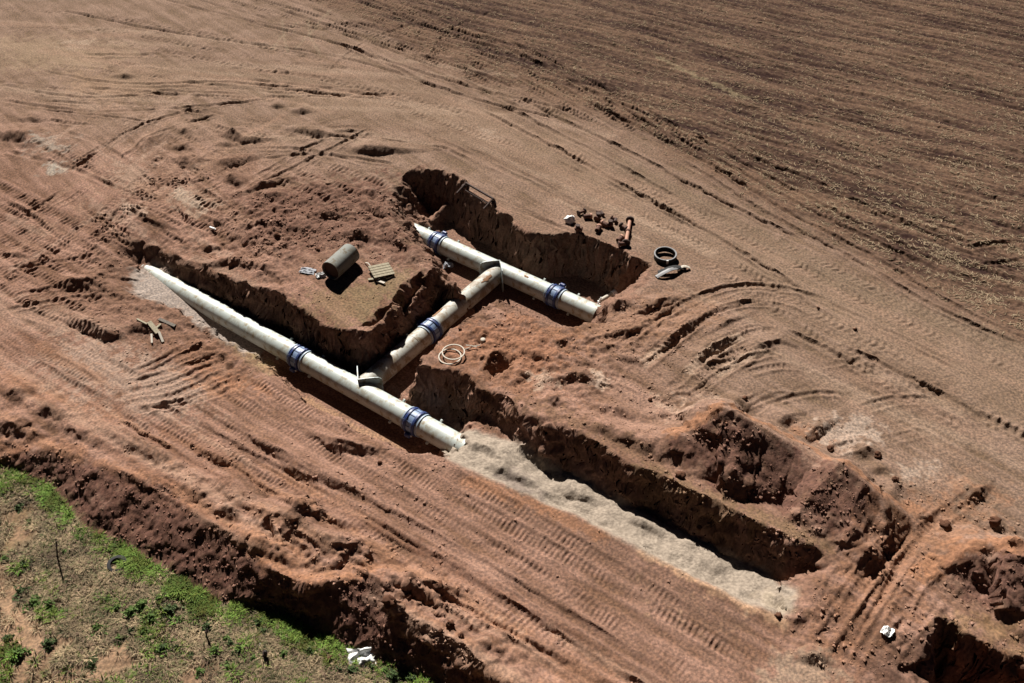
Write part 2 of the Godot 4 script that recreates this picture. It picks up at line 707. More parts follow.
func build_ground() -> void:
	axA = W(301, 358, PIPE_Y)
	axD = (W(416, 422, PIPE_Y) - axA).normalized()
	xs = axis([-420.0, 60.0, [-60.0, 4.0], [-42.0, 0.14], [-20.0, 0.054], [20.0, 0.054], [42.0, 0.14], [60.0, 4.0], [420.0, 60.0]])
	zs = axis([-620.0, 80.0, [-90.0, 3.0], [-68.0, 0.14], [-32.0, 0.058], [-30.0, 0.052], [-11.0, 0.052], [-8.0, 0.25], [6.0, 1.0], [60.0, 20.0]])
	NX = xs.size()
	NZ = zs.size()
	var n := NX * NZ
	H.resize(n)
	CR.resize(n)
	CG.resize(n)
	CB.resize(n)
	ZN.resize(n)
	var nrm := Vector2(axD.z, -axD.x)      # to the far side
	var ao := Vector2(axA.x, axA.z)
	var ad := Vector2(axD.x, axD.z)
	var rd := W(880, 330, 0) - W(480, 122, 0)
	var rdx := rd.x / rd.length()
	var rdz := rd.z / rd.length()
	# base level and soil colours
	for j in NZ:
		for i in NX:
			var x := xs[i]
			var z := zs[j]
			var k := j * NX + i
			var p := Vector2(x, z) - ao
			var t := p.dot(nrm)
			var s := p.dot(ad)
			var w := 1.3 + maxf(0.0, -9.0 - s) * 0.35 + maxf(0.0, s - 24.0) * 0.3
			var u := smoothstep(-w, w, t)
			var b := n1.get_noise_2d(x, z)
			var m := n2.get_noise_2d(x, z)
			var f := n3.get_noise_2d(x, z)
			var sl := n3.get_noise_2d(s * 0.12, t * 1.6) if t < 0.0 else n3.get_noise_2d((x * rdx + z * rdz) * 0.09, (x * rdz - z * rdx) * 1.2)
			var sf := n4.get_noise_2d(s * 0.10 + 7.0, t * 1.0) if t < 0.0 else n4.get_noise_2d((x * rdx + z * rdz) * 0.07, (x * rdz - z * rdx) * 0.8)
			H[k] = 0.035 * sl + 0.016 * sf + lerpf(LANE, 0.0, u) + 0.16 * b + 0.05 * m + 0.013 * f + 0.005 * n4.get_noise_2d(x, z)
			# red near the dig, greyer brown beyond
			var far := smoothstep(3.0, 13.0, t - 0.15 * s + 3.0 * b)
			far = maxf(far, smoothstep(9.0, 16.0, s) * smoothstep(1.0, 8.0, t))
			var q := clampf(0.5 + 0.6 * m + 0.3 * f + 0.7 * sl + 0.35 * sf, 0.0, 1.0)
			var r0 := lerpf(0.20, 0.355, q)
			var g0 := lerpf(0.114, 0.212, q)
			var b0 := lerpf(0.077, 0.158, q)
			var r1 := lerpf(0.195, 0.295, q)
			var g1 := lerpf(0.130, 0.200, q)
			var b1 := lerpf(0.090, 0.150, q)
			CR[k] = lerpf(r0, r1, far)
			CG[k] = lerpf(g0, g1, far)
			CB[k] = lerpf(b0, b1, far)
	print("base ", n)
	shape_ground()
	tracks()
	colours()
	commit_ground()

const TOE := [[-140, 415], [-60, 450], [0, 469], [49, 486], [83, 530], [122, 545], [161, 572], [220, 603], [293, 622], [337, 647], [430, 686], [520, 730], [640, 790]]
const CREST := [[-140, 400, -1.15], [-60, 432, -1.15], [0, 458, -1.15], [20, 450, -1.02], [62, 449, -0.73], [100, 465, -0.53], [170, 487, -0.3], [190, 510, -0.29], [235, 535, -0.26], [256, 556, -0.25], [281, 576, -0.23], [306, 584, -0.22], [356, 580, -0.22], [385, 590, -0.23], [396, 607, -0.23], [418, 622, -0.23], [463, 644, -0.23], [476, 660, -0.23], [506, 680, -0.23], [600, 730, -0.24], [720, 790, -0.25]]
const FIELD := [[230, -60], [310, -10], [380, 25], [430, 55], [480, 78], [560, 95], [640, 130], [700, 160], [790, 205], [870, 250], [960, 300], [1060, 350], [1250, 430], [1700, 500], [1700, -100], [1024, -250], [500, -250]]

func trench_floor(x: float, z: float) -> float:
	var p := Vector2(x - axA.x, z - axA.z)
	var s := p.x * axD.x + p.y * axD.z
	var t := p.x * axD.z - p.y * axD.x
	var f := -2.2
	# silt washed in at the far left end
	f = lerpf(f, PIPE_Y + PIPE_R - 0.06, smoothstep(-1.5, -10.0, s))
	# sand bedding over the pipe on the right
	var lump_ := 0.13 * n2.get_noise_2d(x * 1.3, z * 1.3) + 0.05 * n3.get_noise_2d(x * 0.9, z * 0.9)
	var level := -0.95 - 0.03 * t + lump_ * 1.3 - 0.0 * s
	level = lerpf(level, level + 0.12, smoothstep(16.0, 20.0, s))
	f = lerpf(f, level, smoothstep(7.4, 9.2, s + 0.25 * t + 0.5 * n3.get_noise_2d(x, z)))
	return f

func shape_ground() -> void:
	# verge and the bank of spoil above it
	var toe := px_poly(TOE, VERGE)
	var crest := PackedVector2Array()
	var ch := PackedFloat32Array()
	for c in CREST:
		var w3 := W(c[0], c[1], c[2])
		crest.append(Vector2(w3.x, w3.z))
		ch.append(c[2])
	var face := PackedVector2Array(toe)
	for k in crest.size():
		face.append(crest[crest.size() - 1 - k])
	var low := PackedVector2Array(toe)
	low.append(Vector2(30, 40))
	low.append(Vector2(-200, 60))
	low.append(Vector2(-200, -10))
	field(low, 0.5, true)
	var ml := PackedByteArray()
	ml.resize(FD.size())
	ml = inside_rows(low, ml)
	var bx := [fx0, fz0, fw]
	for j in range(fz0, fz1 + 1):
		for i in range(fx0, fx1 + 1):
			if ml[(j - fz0) * fw + i - fx0] == 1:
				var k := j * NX + i
				H[k] = VERGE + 0.10 * n2.get_noise_2d(xs[i], zs[j]) + 0.06 * n3.get_noise_2d(xs[i], zs[j])
				ZN[k] = 2
				var q := clampf(0.5 + 1.1 * n2.get_noise_2d(xs[i], zs[j]) + 0.5 * n3.get_noise_2d(xs[i], zs[j]), 0, 1)
				CR[k] = lerpf(0.22, 0.35, q)
				CG[k] = lerpf(0.145, 0.225, q)
				CB[k] = lerpf(0.09, 0.145, q)
	var big := 5.0
	field(face, 0.1, true)
	var a0 := [fx0, fx1, fz0, fz1, fw]
	var mf := PackedByteArray()
	mf.resize(FD.size())
	mf = inside_rows(face, mf)
	field(toe, big)
	var dt := FD.duplicate()
	var tb := [fx0, fx1, fz0, fz1, fw]
	field(crest, big)
	for j in range(fz0, fz1 + 1):
		for i in range(fx0, fx1 + 1):
			var q := (j - fz0) * fw + i - fx0
			if FD[q] >= big * big:
				continue
			var dc := sqrt(FD[q])
			var k := j * NX + i
			var infa := false
			if i >= a0[0] and i <= a0[1] and j >= a0[2] and j <= a0[3]:
				infa = mf[(j - a0[2]) * a0[4] + i - a0[0]] == 1
			var jag := n3.get_noise_2d(xs[i], zs[j])
			if infa:
				var d2 := big
				if i >= tb[0] and i <= tb[1] and j >= tb[2] and j <= tb[3]:
					d2 = sqrt(dt[(j - tb[2]) * tb[4] + i - tb[0]])
				var u := d2 / maxf(d2 + dc, 0.01)
				var g := n2.get_noise_2d(xs[i] * 1.6, zs[j] * 1.6)
				H[k] = lerpf(VERGE, at_attr(ch, FT[q]), u) + (0.16 * g + 0.10 * jag + 0.03 * n4.get_noise_2d(xs[i], zs[j])) * minf(1.0, minf(u, 1.0 - u) * 5.0)
				ZN[k] = 4
			elif ZN[k] != 2:
				var u := clampf(1.0 - (dc + 0.3 * jag) / 1.3, 0.0, 1.0)
				H[k] = lerpf(H[k], at_attr(ch, FT[q]), u * u * (3.0 - 2.0 * u))
	print("bank")
	# low ridges and pushed-up windrows; dark where they face away from the sun
	for r in [
		# behind the bank, on the lane
		[[258, 528, .3, 1.0, .5], [270, 512, .6, 1.2, .9], [288, 512, .85, 1.3, 1.1], [301, 522, .65, 1.0, .9], [328, 545, .6, .9, .8], [351, 548, .55, .9, .8], [372, 568, .3, .7, .5]],
		[[240, 526, .3, .6, .4], [258, 536, .45, .7, .6], [278, 545, .45, .7, .6], [302, 556, .25, .6, .5]],
		[[205, 478, .2, .8, .4], [222, 476, .4, .9, .6], [240, 492, .35, .8, .6], [256, 508, .2, .6, .5]],
		[[376, 570, .4, .6, .5], [410, 573, .55, .7, .8], [436, 583, .5, .6, .7], [460, 588, .2, .5, .4]],
		[[385, 600, .25, .4, .4], [393, 601, .45, .5, .6], [402, 607, .2, .4, .4]],
		[[475, 650, .2, .7, .6], [500, 646, .28, .8, .6], [540, 655, .15, .7, .6]],
		[[190, 442, .16, .6, .25], [220, 455, .28, .7, .35], [254, 471, .18, .6, .3]],
		[[252, 431, .2, .6, .3], [286, 452, .34, .8, .45], [300, 462, .4, .8, .5], [323, 473, .32, .6, .4], [360, 490, .14, .5, .3]],
		[[308, 428, .2, .5, .3], [338, 438, .36, .6, .45], [360, 442, .4, .6, .5], [382, 447, .16, .4, .3]],
		[[278, 487, .34, .6, .4], [300, 499, .36, .6, .45], [318, 508, .3, .6, .4], [356, 522, .14, .5, .3]],
		[[0, 378, .25, .8, .5], [12, 386, .4, .9, .6], [22, 400, .2, .6, .4]],
		[[32, 405, .25, .8, .4], [45, 404, .35, .9, .5], [68, 413, .18, .6, .4]],
		[[0, 419, .25, .8, .5], [15, 418, .35, .8, .6], [32, 434, .15, .6, .4]],
		[[66, 314, .2, .8, .4], [85, 319, .42, 1.0, .5], [105, 329, .36, .9, .5], [122, 335, .15, .6, .3]],
		[[120, 330, .2, .7, .4], [135, 320, .3, .8, .5], [150, 325, .25, .8, .4], [165, 338, .12, .6, .3]],
		[[55, 282, .2, .8, .6], [70, 278, .4, 1.0, .6], [90, 276, .4, 1.0, .7], [115, 290, .25, 1.0, .6]],
		[[170, 470, .2, .7, .4], [200, 486, .35, .8, .6], [230, 505, .35, .8, .6], [255, 522, .2, .6, .4]],
		[[100, 425, .15, .7, .3], [130, 440, .3, .8, .5], [165, 455, .3, .8, .5], [190, 470, .15, .6, .4]],
		[[60, 420, .15, .7, .4], [85, 430, .32, .8, .5], [110, 445, .15, .6, .4]],
		[[310, 530, .15, .6, .4], [340, 535, .3, .7, .5], [375, 550, .3, .7, .5], [400, 562, .12, .6, .4]],
		[[420, 600, .12, .6, .4], [445, 606, .24, .7, .4], [475, 622, .12, .6, .4]],
		[[480, 640, .12, .6, .4], [505, 632, .24, .7, .4], [545, 645, .12, .6, .4]],
		# scrapes on the upper left
		[[15, 116, .12, 1.2, .4], [30, 116, .3, 1.6, .5], [48, 118, .12, 1.2, .3]],
		[[-10, 130, .2, 1.2, .5], [10, 129, .45, 1.6, .8], [24, 132, .42, 1.4, .7], [40, 143, .15, 1.0, .4]],
		[[18, 143, .12, .8, .3], [28, 142, .22, .9, .4], [38, 146, .1, .7, .3]],
		[[110, 74, .1, 1.5, .3], [123, 73, .28, 1.8, .4], [138, 75, .1, 1.4, .3]],
		[[98, 57, .06, 1.2, .3], [110, 56, .12, 1.4, .3], [122, 57, .06, 1.2, .3]],
		[[175, 129, .12, .8, .4], [183, 127, .24, 1.0, .5], [192, 130, .1, .8, .3]],
		[[170, 146, .12, .8, .3], [180, 144, .24, 1.0, .4], [192, 147, .1, .8, .3]],
		[[172, 155, .15, .7, .5], [184, 155, .4, .9, .7], [199, 167, .15, .7, .5]],
		[[143, 147, .15, .8, .5], [150, 137, .28, .9, .6], [158, 131, .12, .8, .4]],
		[[222, 130, .25, .8, .5], [232, 128, .5, 1.0, .7], [244, 136, .3, .8, .5], [258, 137, .22, .8, .4], [275, 138, .1, .6, .3]],
		[[215, 143, .12, .7, .3], [226, 141, .2, .8, .4], [240, 143, .08, .6, .3]],
		[[268, 104, .1, .9, .3], [276, 103, .24, 1.0, .4], [286, 105, .08, .8, .3]],
		[[290, 109, .12, 1.0, .3], [301, 107, .3, 1.2, .5], [313, 110, .1, .8, .3]],
		[[285, 126, .1, 1.0, .3], [305, 127, .3, 1.2, .5], [318, 129, .34, 1.0, .6], [334, 134, .08, .8, .3]],
		[[350, 147, .15, 1.2, .4], [365, 144, .42, 1.5, .6], [380, 145, .4, 1.4, .6], [396, 147, .26, 1.0, .5], [430, 149, .08, .8, .3]],
		[[216, 158, .22, .8, .5], [232, 157, .4, .9, .6], [256, 154, .15, .7, .4]],
		[[221, 173, .22, .7, .5], [230, 173, .4, .8, .6], [244, 182, .15, .6, .5]],
		[[243, 189, .2, .6, .4], [260, 181, .34, .7, .4], [294, 174, .16, .6, .3]],
		[[300, 176, .1, .6, .3], [318, 183, .2, .7, .3], [338, 192, .1, .5, .3]],
		[[255, 190, .2, .8, .5], [275, 190, .34, .9, .6], [295, 200, .2, .7, .6]],
		[[126, 203, .1, .8, .2], [150, 215, .2, .9, .3], [175, 222, .1, .6, .2]],
		[[198, 210, .1, .6, .2], [215, 216, .16, .7, .3], [235, 223, .08, .5, .2]],
		[[0, 253, .08, .8, .2], [18, 252, .14, .9, .3], [36, 256, .06, .8, .2]],
		[[180, 238, .08, .6, .25], [205, 239, .14, .6, .3], [225, 243, .06, .5, .2]],
		[[200, 256, .15, .7, .4], [228, 252, .3, .8, .4], [256, 260, .3, .8, .5], [280, 272, .14, .6, .4]],
		[[515, 345, .12, .6, .3], [535, 350, .25, .7, .4], [560, 358, .15, .6, .3]],
		[[555, 378, .12, .6, .3], [575, 372, .24, .7, .4], [600, 380, .12, .6, .3]],
		[[590, 402, .15, .6, .4], [615, 406, .28, .7, .5], [640, 415, .12, .6, .4]],
		[[600, 335, .12, .6, .3], [625, 328, .25, .7, .4], [655, 322, .12, .6, .3]],
		[[640, 305, .1, .5, .3], [662, 298, .25, .6, .4], [690, 294, .1, .5, .3]],
		[[540, 400, .12, .6, .4], [556, 398, .28, .7, .5], [575, 408, .12, .6, .4]],
		[[610, 352, .1, .6, .3], [635, 357, .2, .7, .3], [655, 370, .1, .6, .3]],
		[[250, 222, .15, .6, .4], [270, 216, .35, .7, .5], [290, 224, .15, .6, .4]],
		[[310, 212, .15, .6, .4], [332, 208, .35, .7, .5], [352, 216, .15, .6, .4]],
		[[360, 200, .15, .6, .4], [378, 204, .35, .7, .5], [392, 218, .15, .6, .4]],
		[[335, 232, .12, .6, .4], [360, 230, .3, .7, .5], [385, 240, .12, .6, .4]],
		[[382, 222, .15, .6, .4], [400, 236, .4, .7, .5], [418, 256, .2, .6, .4]],
		# around the arcs on the right
		[[655, 345, .12, .8, .3], [672, 335, .26, .9, .35], [690, 322, .24, .8, .3], [705, 312, .16, .7, .25], [735, 303, .14, .7, .25], [762, 291, .06, .6, .2]],
		[[708, 332, .08, .6, .2], [728, 319, .16, .7, .25], [748, 313, .08, .6, .2]],
		[[708, 352, .14, .6, .3], [716, 344, .26, .7, .4], [730, 335, .1, .6, .3]],
		[[748, 349, .1, .6, .2], [762, 342, .2, .7, .3], [780, 338, .16, .7, .25], [800, 346, .06, .6, .2]],
		[[738, 366, .1, .6, .2], [752, 357, .18, .7, .3], [764, 349, .08, .6, .2]],
		[[694, 363, .1, .5, .25], [702, 352, .2, .6, .3], [705, 341, .08, .5, .25]],
		[[630, 332, .08, .5, .2], [650, 330, .12, .5, .2], [668, 334, .06, .5, .2]],
		# heaps behind the sand-filled trench
		[[648, 444, .3, 1.2, .9], [668, 438, .55, 1.4, 1.2], [690, 432, .9, 1.6, 1.6], [719, 408, 1.75, 2.0, 2.6], [740, 418, 1.6, 1.9, 2.6], [764, 431, 1.25, 1.7, 2.4], [797, 450, .85, 1.5, 2.0], [818, 462, .75, 1.4, 1.6], [840, 464, 1.35, 1.6, 2.4], [863, 484, 1.15, 1.5, 2.2], [882, 500, .8, 1.3, 1.6], [912, 512, .3, 1.0, .7]],
		[[570, 425, .1, .8, .5], [600, 428, .25, 1.0, .5], [640, 440, .35, 1.2, .6], [665, 448, .3, 1.0, .7]],
		[[640, 420, .06, .5, .3], [668, 412, .16, .6, .4], [700, 410, .08, .5, .3]],
		[[728, 402, .14, .5, .4], [738, 398, .3, .6, .5], [755, 404, .12, .5, .4]],
		[[770, 420, .15, .6, .4], [785, 414, .3, .8, .5], [808, 410, .1, .5, .3]],
		[[795, 436, .1, .7, .3], [815, 426, .32, .8, .5], [840, 415, .08, .5, .2]],
		[[853, 451, .12, .5, .4], [868, 446, .28, .6, .5], [880, 456, .12, .5, .4]],
		[[866, 467, .1, .5, .3], [880, 466, .22, .6, .4], [898, 470, .08, .5, .3]],
		[[884, 492, .12, .6, .4], [898, 482, .25, .7, .5], [915, 494, .1, .5, .4]],
		[[966, 498, .2, .7, .4], [976, 488, .34, .8, .5], [990, 482, .12, .6, .3]],
		# heap at the right edge
		[[945, 566, .3, 1.0, .8], [962, 552, .55, 1.2, 1.2], [988, 542, .8, 1.3, 1.6], [1016, 541, 1.3, 1.4, 2.2], [1045, 560, 1.3, 1.4, 2.0], [1090, 580, .6, 1.2, 1.2]],
		[[985, 520, .15, .6, .4], [996, 519, .38, .7, .6], [1008, 527, .15, .5, .4]],
		# spoil between the ruts
		[[856, 560, .3, .9, .5], [870, 546, .55, .9, .9], [884, 540, .3, .7, .5]],
		[[790, 655, .1, .7, .3], [815, 652, .25, .9, .4], [835, 660, .1, .7, .3]],
	]:
		ridge(r, 0.11 if r.size() > 9 else 0.22)
	print("ridges")
	# grass-topped strip along the trench is a little higher
	ridge([[120, 236, -.35, 3.0, 2.0], [164, 246, -.5, 3.5, 2.5], [205, 262, -.4, 3.0, 2.5], [250, 282, -.1, 2.0, 2.0]], 0.2)
	ridge([[500, 396, .15, 1.2, .6], [540, 414, .35, 1.6, .6], [580, 431, .4, 1.8, .5], [630, 462, .4, 1.8, .5], [680, 484, .4, 1.6, .5], [749, 516, .4, 1.5, .5], [794, 537, .35, 1.4, .5], [830, 550, .15, 1.0, .5]], 0.15)
	# pits and trenches
	carve([[400, 180, 1.6], [408, 171, .8], [420, 167, .45], [456, 175, .4], [461, 184, .4], [466, 191, .35], [493, 205, .35], [513, 220, .35], [536, 233, .35], [566, 233, .35], [593, 236, .35], [612, 246, .35], [636, 259, .35], [654, 266, .6],
		[650, 280, 2.2], [628, 300, 2.4], [608, 318, 1.2], [585, 326, .8], [560, 327, .6], [535, 318, .6], [512, 306, .5], [500, 300, .5], [470, 290, .6], [440, 272, .9], [425, 255, 1.4], [408, 240, 1.8], [396, 225, 2.0], [388, 200, 2.2]], -2.15, 0.0, 0.3)
	carve([[140, 240, .7], [164, 251, .5], [199, 264, .4], [233, 278, .4], [263, 288, .4], [287, 298, .4], [304, 312, .5], [325, 325, .5], [350, 331, .5], [366, 331, .5], [378, 326, .4],
		[400, 345, .3], [416, 366, .4], [430, 365, .4], [441, 369, .4], [471, 374, .4], [480, 387, .4], [502, 397, .5], [520, 408, .5], [537, 425, .7], [560, 436, .5], [580, 436, .4], [610, 452, .4], [630, 467, .45], [645, 469, .45], [660, 472, .45], [680, 487, .4], [725, 503, .4], [749, 520, .4], [771, 527, .4], [794, 541, .4], [826, 553, .5],
		[838, 566, 1.6], [826, 588, 1.8], [808, 606, 1.6], [794, 617, .9], [781, 620, .3], [740, 602, .25], [687, 574, .25], [642, 553, .25], [576, 516, .25], [543, 504, .3], [490, 480, .3], [441, 458, .3], [417, 453, .35], [393, 446, .35], [359, 433, .35], [311, 405, .4], [281, 384, .5], [268, 366, .6], [246, 351, .6], [211, 333, .5], [199, 323, .5], [179, 312, .5], [157, 303, .6], [139, 298, .6], [122, 294, .9], [98, 276, 1.6], [114, 247, 1.4]], trench_floor, null, 0.17)
	carve([[362, 338, .4], [376, 325, .35], [387, 312, .35], [408, 296, .35], [425, 278, .4], [436, 268, .5], [470, 280, .5], [505, 298, .5], [480, 308, .4], [460, 324, .4], [437, 341, .4], [432, 350, .4], [416, 366, .4], [400, 392, .4], [372, 372, .4]], -2.15, 0.0, 0.2)
	carve([[372, 332, .3], [384, 312, .3], [408, 290, .3], [428, 274, .3], [440, 270, .3], [436, 290, .3], [410, 316, .3], [392, 332, .3]], -0.8, 0.0, 0.15)
	carve([[446, 288, .5], [462, 276, .5], [500, 282, .5], [506, 296, .5], [482, 308, .5], [462, 321, .5], [450, 306, .5]], -2.15, 0.0, 0.15)
	carve([[360, 327, .3], [369, 322, .25], [398, 292, .25], [421, 271, .3], [428, 277, .5], [411, 297, .5], [389, 311, .5], [375, 325, .4]], -1.2, 0.0, 0.25)
	carve([[478, 372, .5], [488, 360, .5], [500, 354, .4], [513, 356, .4], [510, 366, .5], [498, 378, .6], [490, 388, .6]], -0.55, 0.0, 0.4)
	# second trench at the lower right
	carve([[906, 668, 1.4], [922, 646, 1.2], [938, 622, .7], [948, 620, .4], [965, 633, .4], [995, 648, .4], [1030, 662, .4], [1120, 700, .4], [1120, 790, .6], [1000, 760, .6], [930, 700, 1.2]], -2.3, null, 0.3)
	print("carved")
	# spur between the two lobes of the far pit
	ridge([[458, 196, .5, .6, .6], [448, 204, .8, .6, .6], [436, 214, .7, .6, .6], [425, 222, .4, .6, .6]], 0.5, false)
	# foot of crumbled earth in the trenches
	ridge([[536, 444, .5, .6, .5], [548, 446, .6, .6, .5], [562, 456, .3, .5, .4]], 0.4)
	ridge([[684, 510, .3, .5, .3], [700, 522, .35, .6, .4], [735, 540, .3, .6, .4], [760, 556, .25, .5, .3], [785, 572, .2, .5, .3]], 0.5)
	ridge([[600, 308, .5, .7, .6], [615, 300, .4, .7, .6], [630, 296, .3, .6, .5]], 0.5)
	ridge([[492, 470, .15, .5, .3], [504, 466, .2, .6, .35], [518, 473, .24, .6, .4], [532, 480, .2, .6, .35], [545, 490, .15, .5, .3]], 0.5)
	ridge([[560, 486, .1, .4, .3], [580, 492, .22, .5, .3], [600, 500, .1, .4, .3]], 0.5)
	ridge([[620, 512, .1, .4, .3], [645, 520, .2, .5, .3], [668, 536, .1, .4, .3]], 0.5)
	ridge([[466, 442, .12, .5, .4], [484, 444, .28, .7, .5], [502, 450, .25, .7, .5], [522, 462, .1, .5, .4]], 0.5)
	# rough ground
	rough([[230, 195], [300, 190], [350, 178], [400, 175], [430, 190], [432, 215], [415, 235], [440, 262], [420, 275], [390, 255], [330, 245], [290, 250], [255, 240], [225, 215]], .16, 1.5)
	rough([[150, 240], [250, 215], [300, 250], [300, 312], [260, 290], [200, 264]], .13, 1.0)
	rough([[90, 265], [140, 243], [150, 258], [130, 285], [160, 300], [220, 336], [265, 372], [240, 390], [200, 372], [165, 345], [110, 320], [70, 300]], .13, 0.8)
	rough([[480, 310], [540, 325], [600, 325], [650, 300], [690, 290], [700, 310], [640, 345], [600, 380], [560, 430], [520, 405], [480, 380], [440, 360], [440, 345]], .15, 1.2)
	rough([[580, 380], [660, 400], [720, 410], [800, 450], [880, 505], [860, 550], [820, 545], [720, 495], [640, 465], [580, 432]], .045, 0.8)
	rough([[940, 560], [1030, 535], [1030, 640], [960, 625], [900, 670], [870, 650]], .12, 0.8)
	rough([[800, 560], [850, 545], [890, 520], [870, 580], [810, 660], [780, 630]], .10, 0.8)
	rough([[0, 370], [60, 395], [130, 440], [250, 490], [330, 530], [460, 580], [520, 640], [470, 650], [380, 590], [300, 590], [230, 535], [170, 490], [100, 465], [0, 460]], .09, 0.8)
	rough([[235, 380], [300, 405], [400, 450], [470, 480], [380, 460], [290, 430]], .06, .6)
	rough([[500, 655], [560, 640], [620, 690], [500, 690]], .07, .6)
	rough([[0, 120], [60, 130], [60, 160], [0, 160]], .06, .6)
	rough([[140, 130], [330, 125], [330, 180], [250, 190], [170, 180]], .05, 1.0)
	rough([[560, 505], [600, 530], [700, 585], [760, 612], [720, 610], [620, 560]], .04, .5)
	print("rough")
	# the field: worked rows
	var fp := px_poly(FIELD, 0.0)
	field(fp, 3.0, true)
	var mk := PackedByteArray()
	mk.resize(FD.size())
	mk = inside_rows(fp, mk)
	var ra := W(768, 22, 0)
	var rb := W(1024, 78, 0)
	var rn := Vector2(ra.z - rb.z, rb.x - ra.x).normalized()
	var rt := Vector2(rn.y, -rn.x)
	for j in range(fz0, fz1 + 1):
		for i in range(fx0, fx1 + 1):
			var q := (j - fz0) * fw + i - fx0
			var d := sqrt(FD[q])
			var u := 0.5 + d / 6.0 if mk[q] == 1 else 0.5 - d / 6.0
			if u <= 0.0:
				continue
			var x := xs[i]
			var z := zs[j]
			var k := j * NX + i
			if mk[q] == 1:
				ZN[k] = 1
			var a := x * rn.x + z * rn.y
			var l := x * rt.x + z * rt.y
			var wob := 0.25 * n2.get_noise_2d(l * 0.5, a * 0.4)
			var row := sin((a + wob) * TAU / 0.86)
			var row2 := n3.get_noise_2d(l * 0.12, a * 1.3)
			var e := clampf((u - 0.5) * 2.0, 0.0, 1.0)
			H[k] += u * 0.012 * row + e * 0.12 * row2 + u * 0.035 * n4.get_noise_2d(x, z)
			# tilled soil and broken straw
			var s := clampf(0.5 + 0.6 * row2 + 0.6 * n4.get_noise_2d(l * 0.5, a * 1.4) + 0.7 * n2.get_noise_2d(l * 0.22, a * 1.3) + 0.05 * row, 0.0, 1.0)
			s = clampf(s + 0.45 * (1.0 - smoothstep(0.3, 1.0, u + 0.25 * n2.get_noise_2d(x * .5, z * .5))), 0.0, 1.0)
			u = smoothstep(0.15, 0.6, u + 0.25 * n2.get_noise_2d(x, z))
			CR[k] = lerpf(CR[k], lerpf(0.052, 0.19, s), u)
			CG[k] = lerpf(CG[k], lerpf(0.030, 0.119, s), u)
			CB[k] = lerpf(CB[k], lerpf(0.024, 0.081, s), u)
	print("field")

